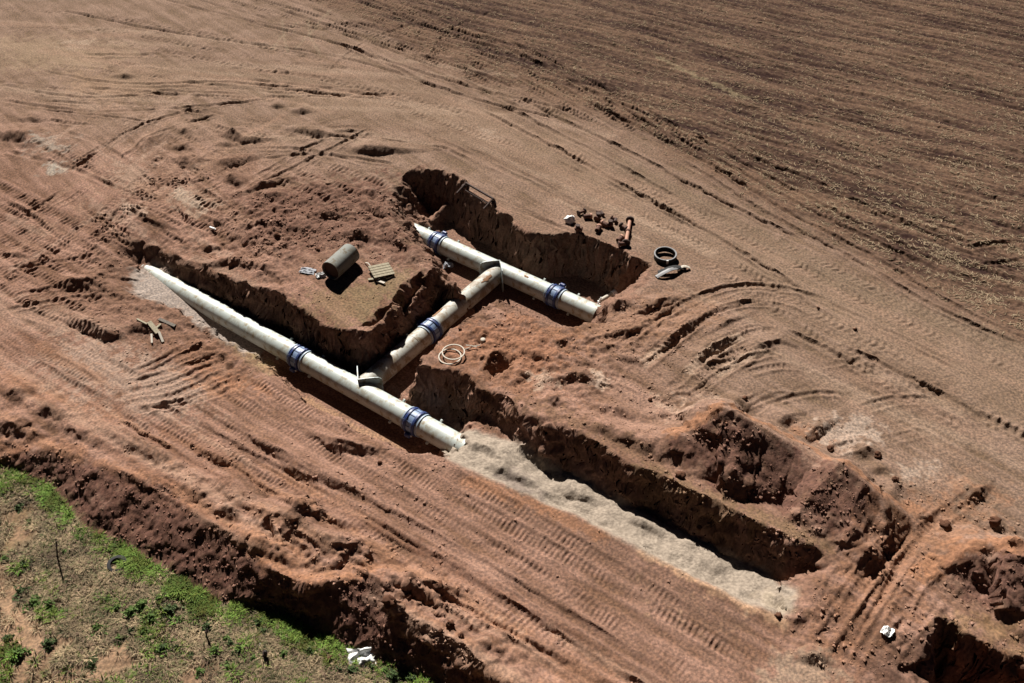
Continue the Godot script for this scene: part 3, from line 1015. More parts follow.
func tracks() -> void:
	# crawler tracks on the lane
	for a in [[[225, 392], [300, 437], [400, 497], [520, 565], [640, 640], [700, 683]], [[250, 378], [330, 425], [420, 478], [520, 533], [640, 600], [760, 668]],
		[[170, 420], [260, 470], [350, 520], [460, 582], [560, 640], [620, 683]], [[330, 455], [420, 505], [520, 562], [600, 610]], [[440, 470], [520, 512], [600, 560], [700, 622]]]:
		track(a, .55, .05, .18, .06, 0.0, .5, .7)
	for a in [[[150, 400], [260, 462], [400, 540], [560, 640], [620, 680]], [[180, 400], [280, 455], [420, 530], [560, 612], [680, 683]]]:
		track(a, .35, .07, 0.0, 0.0, 0.0, .6, .4)
	for a in [[[0, 330], [80, 375], [170, 430], [260, 480]], [[0, 345], [90, 395], [180, 445]], [[20, 322], [110, 365], [200, 410], [260, 445]], [[380, 600], [450, 612], [520, 650]], [[400, 590], [470, 605], [540, 650]]]:
		track(a, .5, .04, .18, .05, 0.0, .5, .8)
	# scrape marks fanning over the turning place
	for a in [[[120, 385], [170, 372], [220, 352]], [[115, 395], [170, 383], [225, 360]], [[120, 405], [175, 395], [232, 370]], [[130, 412], [185, 402], [240, 378]], [[150, 372], [185, 355], [212, 342]], [[130, 375], [165, 358], [195, 340]], [[160, 410], [200, 400], [235, 388]]]:
		track(a, .3, .07, 0.0, 0.0, 0.0, .8, .5)
	for a in [[[0, 318], [60, 335], [120, 370]], [[10, 310], [80, 328], [140, 362]], [[60, 380], [110, 405], [150, 412]]]:
		track(a, .5, .03, 0.0, 0.0, 0.0, .5, .5)
	# left apron
	for k in 7:
		var o := k * 17
		track([[-10, 180 + o], [50, 212 + o], [110, 246 + o * 0.85]], .55, .05, .24, .13, 0.0, .5, .5)
	for k in 4:
		var o := k * 15
		track([[60 + o, 265 - o * 0.4], [95 + o, 222], [135 + o, 185], [170 + o, 150]], .5, .05, .24, .12, 0.0, .5, .6)
	track([[150, 175], [200, 200], [260, 226]], .55, .05, .24, .14, 0.0, .4, .6)
	track([[130, 188], [180, 215], [230, 236]], .55, .05, .24, .14, 0.0, .4, .6)
	track([[270, 178], [310, 192], [345, 205]], .6, .06, .26, .16, 0.0, .4, .3)
	track([[290, 170], [330, 184], [365, 196]], .6, .06, .26, .16, 0.0, .4, .3)
	track([[310, 162], [350, 172], [390, 186]], .6, .06, .28, .15, 0.0, .4, .3)
	track([[190, 190], [165, 168], [160, 148], [180, 128], [215, 116]], .6, .06, .21, .05, 0.0, .6, .5)
	track([[215, 200], [185, 182], [175, 165]], .6, .06, 0.0, .0, 0.0, .6, .5)
	track([[245, 190], [300, 165], [340, 145], [372, 128]], .4, .08, 0.0, .0, 0.0, .7, .3)
	track([[255, 178], [300, 152], [330, 138]], .3, .07, 0.0, .0, 0.0, .7, .3)
	track([[280, 140], [330, 122], [380, 112]], .5, .04, .21, .06, 0.0, .5, .6)
	track([[0, 200], [30, 215], [60, 240]], .25, .08, 0.0, .0, 0.0, .7, .4)
	for k in 9:
		track([[-10 + k * 24, 285 - k * 12], [40 + k * 24, 262 - k * 12], [95 + k * 22, 215 - k * 10]], .45, .045, .24, .09, 0.0, .5, .9)
	for a in [[[0, 300], [50, 288], [95, 285]], [[0, 312], [60, 300], [110, 296]], [[0, 270], [60, 262], [110, 252]], [[0, 150], [80, 172], [150, 205]], [[60, 130], [110, 150], [150, 182], [190, 225]], [[0, 100], [90, 112], [180, 108], [260, 100]], [[0, 85], [80, 98], [170, 92]], [[40, 70], [120, 84], [230, 82], [340, 96]], [[100, 150], [140, 126], [200, 108], [280, 98]], [[120, 160], [160, 132], [220, 114]], [[240, 150], [290, 148], [350, 158], [400, 165]], [[260, 160], [320, 155], [370, 166]]]:
		track(a, .3, .07, 0.0, 0.0, 0.0, .7, .6)
	# scuffs and drag marks that follow the traffic
	for k in 34:
		var x0 := rng.randf_range(-20, 330)
		var y0 := rng.randf_range(48, 128) + x0 * 0.03
		var ln := rng.randf_range(40, 150)
		var c := rng.randf_range(-9, 12)
		track([[x0, y0], [x0 + ln * .5, y0 + c * .3 + ln * .03], [x0 + ln, y0 + c + ln * .05]], rng.randf_range(.18, .5), rng.randf_range(.03, .085), 0.3 if k % 4 == 0 else 0.0, .09, 0.4, .9, .9)
	for k in 30:
		var x0 := rng.randf_range(380, 930)
		var y0 := 60.0 + (x0 - 380.0) * .50 + rng.randf_range(5, 110)
		var ln := rng.randf_range(50, 160)
		track([[x0, y0], [x0 + ln * .5, y0 + ln * .23], [x0 + ln, y0 + ln * .5 + rng.randf_range(-6, 6)]], rng.randf_range(.15, .4), rng.randf_range(.02, .055), 0.0, 0.0, 0.0, .9, .9)
	for k in 26:
		var x0 := rng.randf_range(-10, 190)
		var y0 := rng.randf_range(120, 250)
		var ln := rng.randf_range(30, 80)
		var sl := [.55, -.65][k % 2] as float
		track([[x0, y0], [x0 + ln * .5, y0 + ln * .5 * sl + 2], [x0 + ln, y0 + ln * sl]], rng.randf_range(.2, .5), rng.randf_range(.03, .07), .24, .09, 0.0, .8, .9)
	for k in 40:
		var x0 := rng.randf_range(0, 640)
		var y0 := 335.0 + x0 * .52 + rng.randf_range(-10, 80)
		var ln := rng.randf_range(40, 150)
		track([[x0, y0], [x0 + ln * .5, y0 + ln * .275], [x0 + ln, y0 + ln * .56]], rng.randf_range(.12, .4), rng.randf_range(.02, .07), 0.0, 0.0, 0.0, .9, .9)
	for k in 26:
		var x0 := rng.randf_range(560, 880)
		var y0 := rng.randf_range(330, 420) + (x0 - 560) * .12
		var ln := rng.randf_range(30, 90)
		track([[x0, y0], [x0 + ln * .5, y0 - ln * .12], [x0 + ln, y0 - ln * rng.randf_range(-.1, .35)]], rng.randf_range(.2, .5), rng.randf_range(.03, .06), .24 if k % 2 else 0.0, .08, 0.0, .8, .9)
	# haul road tyre marks
	for a in [[[0, 8], [100, 16], [180, 30], [260, 46], [330, 62]], [[0, 30], [90, 28], [170, 42], [260, 58]], [[100, 40], [200, 58], [300, 75], [400, 95], [480, 118]]]:
		track(a, .6, .05, .42, .12, 0.7, .5, .4)
	for a in [[[60, 10], [180, 34], [300, 50], [380, 68], [470, 98], [560, 120]], [[240, 20], [330, 42], [420, 72], [500, 95], [580, 112]], [[280, 10], [370, 40], [460, 68], [520, 90]], [[380, 5], [470, 35], [540, 65], [640, 118], [740, 172], [830, 220], [930, 268]], [[396, 2], [486, 33], [556, 63], [656, 116], [756, 170], [846, 218], [946, 266]],
		[[520, 100], [620, 148], [700, 190], [800, 240]], [[560, 90], [640, 128], [710, 165], [770, 200]], [[600, 98], [680, 128], [790, 172], [900, 222], [1000, 262]], [[330, 40], [380, 60], [440, 90]],
		[[680, 160], [760, 210], [840, 252], [920, 300], [1024, 348]], [[700, 158], [780, 208], [860, 250], [940, 298], [1024, 340]], [[960, 247], [1000, 243], [1040, 242]], [[975, 258], [985, 264], [1030, 258]],
		[[480, 110], [560, 150], [640, 195], [720, 240], [800, 290]], [[500, 105], [590, 150], [680, 200]]]:
		track(a, .32, .11, 0.0, 0.0, 0.0, .6, .35)
	for a in [[[640, 195], [740, 225], [820, 260], [900, 300], [1010, 350]], [[560, 150], [660, 195], [760, 245], [860, 300], [960, 345], [1024, 370]], [[620, 205], [720, 255], [820, 315], [920, 365]], [[800, 200], [870, 245], [960, 300]], [[380, 100], [450, 125], [530, 150]], [[690, 250], [790, 320], [880, 380], [980, 440]]]:
		track(a, .65, .03, .3, .06, 0.6, .4, .7)
	# straw-coloured wheel marks across the road
	for a in [[[282, 20], [284, 38], [288, 52]], [[308, 20], [310, 38], [320, 55]], [[272, 50], [282, 36], [298, 22]]]:
		track(a, .25, .02, 0.0, 0.0, 0.0, .4, .3)
	for k in 12:
		var o := k * 13.0 + rng.randf_range(-5, 5)
		var w := rng.randf_range(-8, 8)
		track([[150 + o * 1.5, -10 + w], [250 + o * 1.5, 14 + o * 0.10 + w], [340 + o * 1.5, 34 + o * 0.2], [430 + o * 1.4, 66 + o * 0.28], [520 + o * 1.3, 108 + o * 0.3]], [.3, .55][k % 2], [.08, .05][k % 2], [0.0, .3][k % 2], .13, 0.5, .6, .6)
	for a in [[[330, 70], [372, 40], [420, 22]], [[470, 40], [500, 55], [505, 80]], [[430, 60], [452, 30], [500, 10]], [[300, 30], [360, 25], [420, 40], [450, 70]], [[560, 40], [600, 80], [660, 115]]]:
		track(a, .4, .07, .3, .08, 0.0, .6, .5)
	# crawler arcs right of the pit
	for a in [[[612, 352], [640, 330], [680, 306], [725, 288], [775, 288], [830, 302]], [[640, 372], [668, 348], [700, 322], [740, 304], [780, 306], [815, 322]], [[668, 390], [700, 362], [735, 340], [772, 330], [805, 346]], [[690, 398], [722, 374], [752, 356], [782, 350]], [[625, 320], [660, 305], [700, 290]]]:
		track(a, .34, .075, 0.0, 0.0, 0.0, .9, .7)
	track([[640, 368], [662, 348], [690, 325], [720, 305], [752, 297], [790, 302]], .6, .05, .21, .07, 0.0, .5, .4)
	track([[668, 388], [700, 362], [730, 340], [760, 330], [790, 340]], .6, .05, .21, .09, 0.0, .5, .4)
	track([[685, 392], [715, 368], [745, 350], [770, 345]], .6, .05, .21, .09, 0.0, .5, .4)
	track([[648, 318], [680, 305], [710, 295]], .5, .05, .0, .0, 0.0, .5, .4)
	track([[625, 332], [670, 325], [700, 320]], .5, .04, .0, .0, 0.0, .5, .4)
	track([[600, 400], [620, 365], [650, 345]], .55, .04, .21, .06, 0.0, .5, .6)
	track([[590, 375], [625, 380], [660, 400], [700, 418]], .5, .05, .21, .05, 0.0, .5, .6)
	for k in 6:
		track([[760 + k * 30, 385 + k * 12], [830 + k * 30, 360 + k * 14], [900 + k * 30, 358 + k * 16]], .6, .02, .3, .035, 0.0, .4, .9)
	for k in 5:
		track([[790 + k * 45, 300 + k * 26], [850 + k * 45, 350 + k * 22], [930 + k * 40, 395 + k * 20]], .6, .02, .3, .035, 0.0, .4, .9)
	# ruts climbing away at the right
	for a in [[[985, 486], [945, 515], [915, 548], [893, 585], [872, 625], [850, 665]], [[960, 500], [925, 530], [900, 562], [880, 592], [855, 630], [830, 670]], [[925, 515], [895, 545], [868, 580], [838, 620], [810, 650]]]:
		track(a, .42, .06, .0, .0, 0.0, .7, .4)
	for a in [[[1000, 490], [960, 520], [930, 555], [908, 592], [885, 640]], [[940, 510], [912, 540], [888, 575], [862, 612], [838, 650]], [[905, 525], [880, 555], [850, 595], [815, 640]], [[975, 560], [940, 590], [915, 620], [880, 660]]]:
		track(a, .55, .06, .21, .07, 0.0, .5, .4)
	print("tracks")

func colours() -> void:
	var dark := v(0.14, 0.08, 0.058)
	var brown := v(0.18, 0.105, 0.073)
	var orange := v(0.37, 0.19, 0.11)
	var pale := v(0.44, 0.33, 0.25)
	var sandc := v(0.335, 0.275, 0.222)
	var tan := v(0.40, 0.30, 0.17)
	# bank of spoil
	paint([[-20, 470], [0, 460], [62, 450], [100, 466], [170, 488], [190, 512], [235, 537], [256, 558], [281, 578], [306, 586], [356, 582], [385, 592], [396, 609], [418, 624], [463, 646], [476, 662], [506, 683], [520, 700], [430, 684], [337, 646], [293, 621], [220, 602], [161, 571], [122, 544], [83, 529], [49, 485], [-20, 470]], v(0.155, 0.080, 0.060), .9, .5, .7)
	# dry orange dust along crests, with their sunlit bands painted in
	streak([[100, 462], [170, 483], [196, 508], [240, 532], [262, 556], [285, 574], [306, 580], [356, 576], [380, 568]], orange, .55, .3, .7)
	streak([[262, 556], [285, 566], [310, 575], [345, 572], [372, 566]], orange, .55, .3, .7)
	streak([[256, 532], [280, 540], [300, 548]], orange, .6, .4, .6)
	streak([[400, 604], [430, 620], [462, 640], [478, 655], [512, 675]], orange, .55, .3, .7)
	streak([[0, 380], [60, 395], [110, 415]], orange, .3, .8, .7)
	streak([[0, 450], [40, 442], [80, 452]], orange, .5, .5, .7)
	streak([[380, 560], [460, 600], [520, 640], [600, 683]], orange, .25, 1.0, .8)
	# the lane
	paint([[60, 340], [120, 345], [200, 370], [240, 385], [200, 410], [150, 415], [100, 400], [40, 360]], v(0.38, 0.27, 0.21), .85, 1.2, .7)
	paint([[170, 345], [215, 340], [250, 370], [260, 390], [215, 400], [190, 370]], v(0.40, 0.19, 0.10), .6, .7, .7)
	paint([[560, 505], [640, 550], [760, 615], [740, 660], [640, 600], [520, 530], [440, 470], [480, 475]], v(0.19, 0.115, 0.082), .6, 1.0, .5)
	streak([[470, 483], [545, 508], [600, 535]], orange, .6, .45, .6)
	streak([[640, 551], [690, 577], [745, 605], [785, 624]], v(0.52, 0.33, 0.21), .8, .22, .4)
	paint([[0, 300], [60, 300], [120, 330], [60, 335], [0, 330]], pale, .25, .8, .7)
	# silt and sand
	paint([[205, 328], [246, 345], [275, 365], [270, 376], [245, 360]], tan, .8, .3, .5)
	paint([[441, 452], [460, 432], [482, 432], [511, 440], [535, 453], [576, 473], [630, 506], [687, 535], [761, 568], [797, 590], [795, 608], [782, 617], [740, 601], [687, 573], [642, 552], [576, 515], [543, 503], [490, 479], [447, 460]], sandc, 1.0, .22, .15, null, 3)
	paint([[495, 476], [510, 468], [535, 482], [540, 498], [520, 492]], v(0.20, 0.162, 0.135), .7, .3, .6)
	paint([[750, 595], [770, 590], [793, 600], [785, 614], [768, 608]], v(0.39, 0.315, 0.235), .6, .4, .5)
	streak([[265, 368], [310, 402], [358, 430], [415, 450]], v(0.45, 0.28, 0.17), .6, .3, .5)
	# topsoil and dug clay around the pits
	paint([[230, 195], [300, 185], [380, 176], [392, 200], [400, 228], [420, 250], [400, 258], [370, 250], [300, 250], [250, 240]], v(0.175, 0.096, 0.07), .8, 1.2, .9)
	paint([[90, 268], [140, 242], [155, 258], [130, 285], [165, 305], [225, 338], [262, 370], [235, 385], [200, 365], [160, 345], [110, 320], [70, 300]], v(0.205, 0.12, 0.083), .75, .7, .9)
	paint([[300, 300], [330, 290], [380, 278], [410, 275], [395, 296], [366, 322], [330, 322], [305, 312]], v(0.25, 0.175, 0.10), .6, .7, .6)
	paint([[350, 290], [400, 270], [416, 274], [390, 300], [362, 322]], v(0.25, 0.185, 0.11), .5, .5, .6)
	paint([[440, 345], [470, 325], [520, 318], [580, 330], [560, 370], [520, 395], [480, 378], [440, 368]], v(0.32, 0.16, 0.095), .7, .8, .7)
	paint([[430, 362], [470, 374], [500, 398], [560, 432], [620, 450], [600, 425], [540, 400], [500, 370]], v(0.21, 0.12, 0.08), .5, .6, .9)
	paint([[550, 330], [640, 300], [700, 290], [720, 310], [660, 340], [590, 345]], v(0.28, 0.16, 0.10), .5, 1.0, .8)
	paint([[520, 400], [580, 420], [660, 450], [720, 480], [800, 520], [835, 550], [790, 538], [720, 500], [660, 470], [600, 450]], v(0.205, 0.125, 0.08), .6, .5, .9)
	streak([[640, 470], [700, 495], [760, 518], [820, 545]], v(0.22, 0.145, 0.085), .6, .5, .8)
	paint([[127, 291], [132, 268], [152, 259], [168, 266], [180, 284], [205, 305], [262, 342], [264, 362], [246, 352], [211, 334], [199, 324], [179, 312], [157, 303], [139, 297]], v(0.41, 0.345, 0.30), 1.0, .35, .35)
	paint([[400, 178], [420, 166], [456, 174], [464, 190], [493, 204], [536, 232], [593, 235], [654, 266], [628, 300], [606, 318], [560, 326], [512, 306], [470, 290], [425, 255], [396, 220]], v(0.275, 0.160, 0.116), .8, .5, .6)
	# heaps, their sunlit slopes and crests painted in orange
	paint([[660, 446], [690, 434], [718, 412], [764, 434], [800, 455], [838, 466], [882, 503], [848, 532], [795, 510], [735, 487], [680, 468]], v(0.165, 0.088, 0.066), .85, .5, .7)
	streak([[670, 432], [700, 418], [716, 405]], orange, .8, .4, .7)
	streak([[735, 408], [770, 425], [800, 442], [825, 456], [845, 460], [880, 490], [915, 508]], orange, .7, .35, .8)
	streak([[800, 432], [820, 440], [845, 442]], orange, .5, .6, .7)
	paint([[815, 432], [835, 418], [862, 420], [880, 432], [860, 446], [835, 444]], v(0.47, 0.37, 0.30), .75, .5, .9)
	paint([[900, 473], [925, 466], [932, 474], [912, 480]], v(0.45, 0.35, 0.28), .6, .4, 1.0)
	paint([[880, 500], [990, 480], [1000, 500], [920, 590], [850, 680], [790, 690], [820, 620]], v(0.31, 0.165, 0.10), .6, 1.0, .6)
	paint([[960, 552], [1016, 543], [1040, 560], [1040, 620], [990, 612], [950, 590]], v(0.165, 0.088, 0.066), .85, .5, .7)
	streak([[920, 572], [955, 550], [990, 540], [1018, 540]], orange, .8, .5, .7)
	paint([[940, 625], [1040, 665], [1040, 640], [980, 615]], v(0.27, 0.17, 0.09), .6, .5, .7)
	paint([[960, 660], [1000, 690], [1060, 720], [1060, 690], [1000, 665]], v(0.3, 0.11, 0.07), .7, .4, .4)
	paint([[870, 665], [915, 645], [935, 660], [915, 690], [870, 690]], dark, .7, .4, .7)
	paint([[770, 660], [820, 652], [840, 668], [820, 690], [770, 690]], v(0.36, 0.27, 0.20), .7, .5, .6)
	# upper left
	paint([[0, 40], [60, 38], [120, 45], [140, 56], [90, 68], [0, 66]], v(0.34, 0.245, 0.165), .6, 1.5, .6)
	paint([[75, 75], [140, 70], [200, 85], [120, 100], [70, 92]], v(0.34, 0.225, 0.15), .6, 1.5, .6)
	paint([[60, 42], [85, 40], [92, 46], [66, 50]], pale, .6, .6, .8)
	paint([[118, 165], [140, 160], [150, 180], [130, 195], [112, 185]], pale, .35, .8, .8)
	paint([[172, 185], [205, 192], [220, 205], [200, 215], [178, 203]], v(0.5, 0.4, 0.31), .7, .5, .8)
	paint([[120, 203], [135, 205], [142, 214], [128, 214]], v(0.55, 0.42, 0.33), .8, .4, .6)
	paint([[48, 165], [62, 163], [64, 172], [50, 173]], v(0.42, 0.38, 0.32), .8, .4, .6)
	paint([[30, 132], [55, 140], [66, 152], [45, 150]], v(0.36, 0.31, 0.26), .7, .4, .8)
	paint([[478, 128], [492, 130], [496, 138], [482, 138]], v(0.5, 0.38, 0.3), .8, .4, .7)
	paint([[220, 128], [240, 136], [236, 142], [220, 138]], dark, .7, .3, .6)  # shade on the near face of a low ridge, painted in
	paint([[215, 155], [256, 152], [250, 184], [220, 180]], brown, .7, .4, .8)
	# haul road, paler and smooth
	streak([[150, 75], [300, 82], [420, 105], [540, 150], [640, 200], [760, 270], [880, 330], [1024, 395]], v(0.265, 0.185, 0.13), .55, 3.5, .3)
	streak([[620, 165], [720, 215], [830, 275], [940, 320], [1024, 350]], v(0.20, 0.145, 0.10), .55, 1.0, .5)
	# pale tyre polish
	for a in [[[690, 370], [715, 352], [740, 336]], [[722, 372], [745, 356], [765, 350]], [[595, 372], [604, 386]], [[645, 362], [662, 350]]]:
		streak(a, v(0.48, 0.35, 0.26), .6, .35, .7)
	paint([[590, 372], [604, 369], [610, 384], [596, 388]], v(0.5, 0.38, 0.3), .7, .25, .8)
	paint([[532, 376], [548, 372], [556, 384], [540, 388]], v(0.46, 0.35, 0.27), .6, .3, .9)
	streak([[662, 405], [690, 408], [715, 398]], v(0.45, 0.32, 0.24), .6, .4, .8)
	# straw tail of a harvest row, wheel marks
	streak([[660, 58], [700, 78], [745, 98]], v(0.30, 0.24, 0.15), .55, .35, .8)
	for a in [[[282, 20], [284, 38], [288, 52]], [[308, 20], [310, 38], [320, 55]], [[272, 50], [282, 36], [298, 22]], [[296, 50], [305, 38], [330, 10]]]:
		streak(a, v(0.33, 0.25, 0.175), .45, .16, .4)
	# dust dragged along by the traffic, paler and darker
	var dust := [v(0.37, 0.265, 0.195), v(0.20, 0.13, 0.092), v(0.33, 0.215, 0.155)]
	for k in 46:
		var x0 := rng.randf_range(-20, 420)
		var y0 := rng.randf_range(20, 125) + x0 * 0.05
		var ln := rng.randf_range(60, 220)
		var c := rng.randf_range(-10, 14)
		streak([[x0, y0], [x0 + ln * .5, y0 + c * .3 + ln * .04], [x0 + ln, y0 + c + ln * .1]], dust[k % 3], .4, rng.randf_range(.2, .7), .5)
	for k in 46:
		var x0 := rng.randf_range(400, 930)
		var y0 := 60.0 + (x0 - 400.0) * .48 + rng.randf_range(0, 130)
		var ln := rng.randf_range(60, 200)
		streak([[x0, y0], [x0 + ln * .5, y0 + ln * .22], [x0 + ln, y0 + ln * .47]], dust[k % 3], .35, rng.randf_range(.2, .6), .5)
	for k in 50:
		var x0 := rng.randf_range(-20, 640)
		var y0 := 330.0 + x0 * .54 + rng.randf_range(-12, 90)
		var ln := rng.randf_range(50, 180)
		streak([[x0, y0], [x0 + ln * .5, y0 + ln * .275], [x0 + ln, y0 + ln * .56]], [v(0.40, 0.26, 0.19), v(0.20, 0.105, 0.07), v(0.38, 0.21, 0.13)][k % 3], .4, rng.randf_range(.12, .4), .6)
	for k in 40:
		var x0 := rng.randf_range(-10, 200)
		var y0 := rng.randf_range(130, 290)
		var ln := rng.randf_range(30, 90)
		var sl := [.55, -.65][k % 2] as float
		streak([[x0, y0], [x0 + ln, y0 + ln * sl]], [v(0.42, 0.29, 0.22), v(0.38, 0.24, 0.17), v(0.21, 0.12, 0.082)][k % 3], .4, rng.randf_range(.12, .35), .7)
	# verge: green by the foot of the bank, a worn path below
	paint([[-10, 470], [48, 488], [82, 532], [122, 548], [161, 575], [220, 606], [293, 625], [330, 648], [290, 645], [210, 620], [140, 590], [80, 560], [40, 530], [-10, 505]], v(0.17, 0.135, 0.07), .4, .5, .9, VERGE)
	paint([[-10, 580], [40, 590], [100, 630], [180, 690], [60, 690], [-10, 620]], v(0.38, 0.25, 0.16), .7, .6, .6, VERGE)
	paint([[60, 545], [130, 580], [220, 625], [300, 660], [260, 672], [140, 640], [40, 580], [0, 560], [0, 540]], v(0.22, 0.165, 0.09), .6, .6, .8, VERGE)

const ZONES := [["ground", "bare red-brown earth of the dig, churned by crawler tracks"], ["stubble_field", "dark tilled field littered with straw beyond the haul road"], ["grass_verge", "verge of green and dry grass at the foot of the spoil bank"], ["sand_bedding", "pale bedding sand filling the trench past the pipe's end"], ["spoil_bank", "dark bank of spoil sloping down to the grass verge"]]

var DX := PackedFloat32Array()
var DZ := PackedFloat32Array()

func gpt(i: int, j: int) -> Vector3:
	var k := j * NX + i
	return Vector3(xs[i] + DX[k], H[k], zs[j] + DZ[k])

func slough() -> void:
	DX.resize(NX * NZ)
	DZ.resize(NX * NZ)
	for j in range(1, NZ - 1):
		if zs[j] < -60.0 or zs[j] > -9.0:
			continue
		for i in range(1, NX - 1):
			var k := j * NX + i
			var g := absf(H[k + 1] - H[k - 1]) / (xs[i + 1] - xs[i - 1]) + absf(H[k + NX] - H[k - NX]) / (zs[j + 1] - zs[j - 1])
			if g > 0.7:
				var a := minf((g - 0.7) * 0.10, 0.17)
				DX[k] = a * (n3.get_noise_3d(xs[i] * 0.7, H[k] * 1.9, zs[j] * 0.7) + 0.5 * n4.get_noise_3d(xs[i], H[k] * 1.6, zs[j])) * 1.6
				DZ[k] = a * (n3.get_noise_3d(xs[i] * 0.7 + 60.0, H[k] * 1.9, zs[j] * 0.7) + 0.5 * n4.get_noise_3d(xs[i], H[k] * 1.6, zs[j] + 60.0)) * 1.6

func commit_ground() -> void:
	slough()
	var map := PackedInt32Array()
	map.resize(NX * NZ)
	for zid in ZONES.size():
		map.fill(-1)
		var V := PackedVector3Array()
		var N := PackedVector3Array()
		var C := PackedColorArray()
		var I := PackedInt32Array()
		for j in NZ - 1:
			for i in NX - 1:
				var a := j * NX + i
				if ZN[a] != zid:
					continue
				var c := [a, a + 1, a + NX, a + NX + 1]
				for q in 4:
					var k: int = c[q]
					if map[k] < 0:
						map[k] = V.size()
						var ii := k % NX
						var jj := int(k / NX)
						var il := maxi(ii - 1, 0)
						var ir := mini(ii + 1, NX - 1)
						var jl := maxi(jj - 1, 0)
						var jr := mini(jj + 1, NZ - 1)
						V.append(gpt(ii, jj))
						N.append((gpt(ii, jr) - gpt(ii, jl)).cross(gpt(ir, jj) - gpt(il, jj)).normalized())
						C.append(Color(CR[k], CG[k], CB[k]))
					c[q] = map[k]
				I.append_array([c[0], c[1], c[2], c[1], c[3], c[2]])
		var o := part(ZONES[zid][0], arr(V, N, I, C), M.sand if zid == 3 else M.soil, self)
		tag(o, ZONES[zid][1], ZONES[zid][0].replace("_", " "), "", "structure")
		print(ZONES[zid][0], " ", I.size() / 3)


# ---------------------------------------------------------------- pipes
func lug_mesh() -> ArrayMesh:
	return bar_mesh(0.08, 0.12, 0.10, 0.02)

func coupling(parent: Node3D, x: float, label: String, turn: float) -> void:
	# flexible coupling centred at x on a pipe that lies along +X of its parent
	var c := Node3D.new()
	c.name = "coupling"
	parent.add_child(c, true)
	c.position = Vector3(x, 0, 0)
	c.set_meta("label", label)
	var r := PIPE_R
	part("sleeve", lathe([[-.15, r], [-.15, r + .03], [-.12, r + .04], [.12, r + .04], [.15, r + .03], [.15, r]]), M.blue_light, c)
	for s in [-1.0, 1.0]:
		part("follower_ring", lathe([[s * .2 - .065, r], [s * .2 - .065, r + .06], [s * .2 - .04, r + .08], [s * .2 + .04, r + .08], [s * .2 + .065, r + .06], [s * .2 + .065, r]]), M.blue, c)
		part("seal_ring", lathe([[s * .36 - .03, r], [s * .36 - .03, r + .04], [s * .36 + .03, r + .04], [s * .36 + .03, r]]), M.seal, c)
	for k in 12:
		var g := TAU * (k + 0.5 + 0.12 * sin(k * 2.1)) / 12
		part("bolt", lathe([[-.27, 0], [-.27, .018], [-.24, .018], [-.24, .009], [.24, .009], [.24, .018], [.27, .018], [.27, 0]], 8), M.blue_dark, c, Transform3D(Basis(), Vector3(0, cos(g) * (r + .058), sin(g) * (r + .058))))
	# the heavy closing lug with its pale bolt heads
	var b := Basis(Vector3.RIGHT, turn)
	part("closing_lug", lathe([[-.13, 0], [-.13, .07], [-.1, .1], [.1, .1], [.13, .07], [.13, 0]], 16), M.blue, c, Transform3D(b, b * Vector3(0.02, r + .15, 0)))
	for s in [-1.0, 1.0]:
		part("bolt_head", lathe([[-.03, 0], [-.03, .035], [.03, .035], [.03, 0]], 8), M.white, c, Transform3D(b, b * Vector3(0.02 + s * .15, r + .13, 0)))

func pipe_tube(x0: float, x1: float, open_end := false) -> ArrayMesh:
	var r := PIPE_R
	if open_end:
		return lathe([[x0, r], [x1, r], [x1, r - .03], [x0, r - .03]], 56)
	return lathe([[x0, 0.0], [x0, r], [x1, r], [x1, 0.0]], 56)

func weld_lugs(parent: Node3D, x: float, angs: Array) -> void:
	for g in angs:
		var b := Basis(Vector3.RIGHT, g)
		part("harness_lug", lug_mesh(), M.pipe, parent, Transform3D(b, b * Vector3(x, PIPE_R + .06, 0)))

func crotch_plate(parent: Node3D, centre: Vector3, u: Vector3) -> void:
	# stiffening plate in the plane of u and up, hugging the joint of two equal pipes
	var r := PIPE_R
	var out := []
	var inn := []
	for k in 25:
		var g := PI * 0.5 - PI * k / 24.0
		inn.append(Vector2(cos(g) * r * 1.37, sin(g) * r * 0.97))
		var c := maxf(absf(cos(g)) / (r * 1.414 + .34), absf(sin(g)) / (r + .2))
		var e := pow(pow(absf(cos(g)) / (r * 1.414 + .32), 8.0) + pow(absf(sin(g)) / (r + .2), 8.0), 1.0 / 8.0)
		out.append(Vector2(cos(g), sin(g)) / maxf(e, c * 0.9))
	var st := SurfaceTool.new()
	st.begin(Mesh.PRIMITIVE_TRIANGLES)
	st.set_smooth_group(-1)
	var h := 0.02
	for k in 24:
		for quad in [[[out[k], h], [out[k + 1], h], [inn[k + 1], h], [inn[k], h]], [[inn[k], -h], [inn[k + 1], -h], [out[k + 1], -h], [out[k], -h]], [[out[k], -h], [out[k + 1], -h], [out[k + 1], h], [out[k], h]]]:
			var p := []
			for q in quad:
				p.append(Vector3(q[0].x, q[0].y, q[1]))
			for q in [0, 1, 2, 0, 2, 3]:
				st.add_vertex(p[q])
	st.generate_normals()
	part("crotch_plate", st.commit(), M.plate, parent, parent.transform.affine_inverse() * along(u, centre))

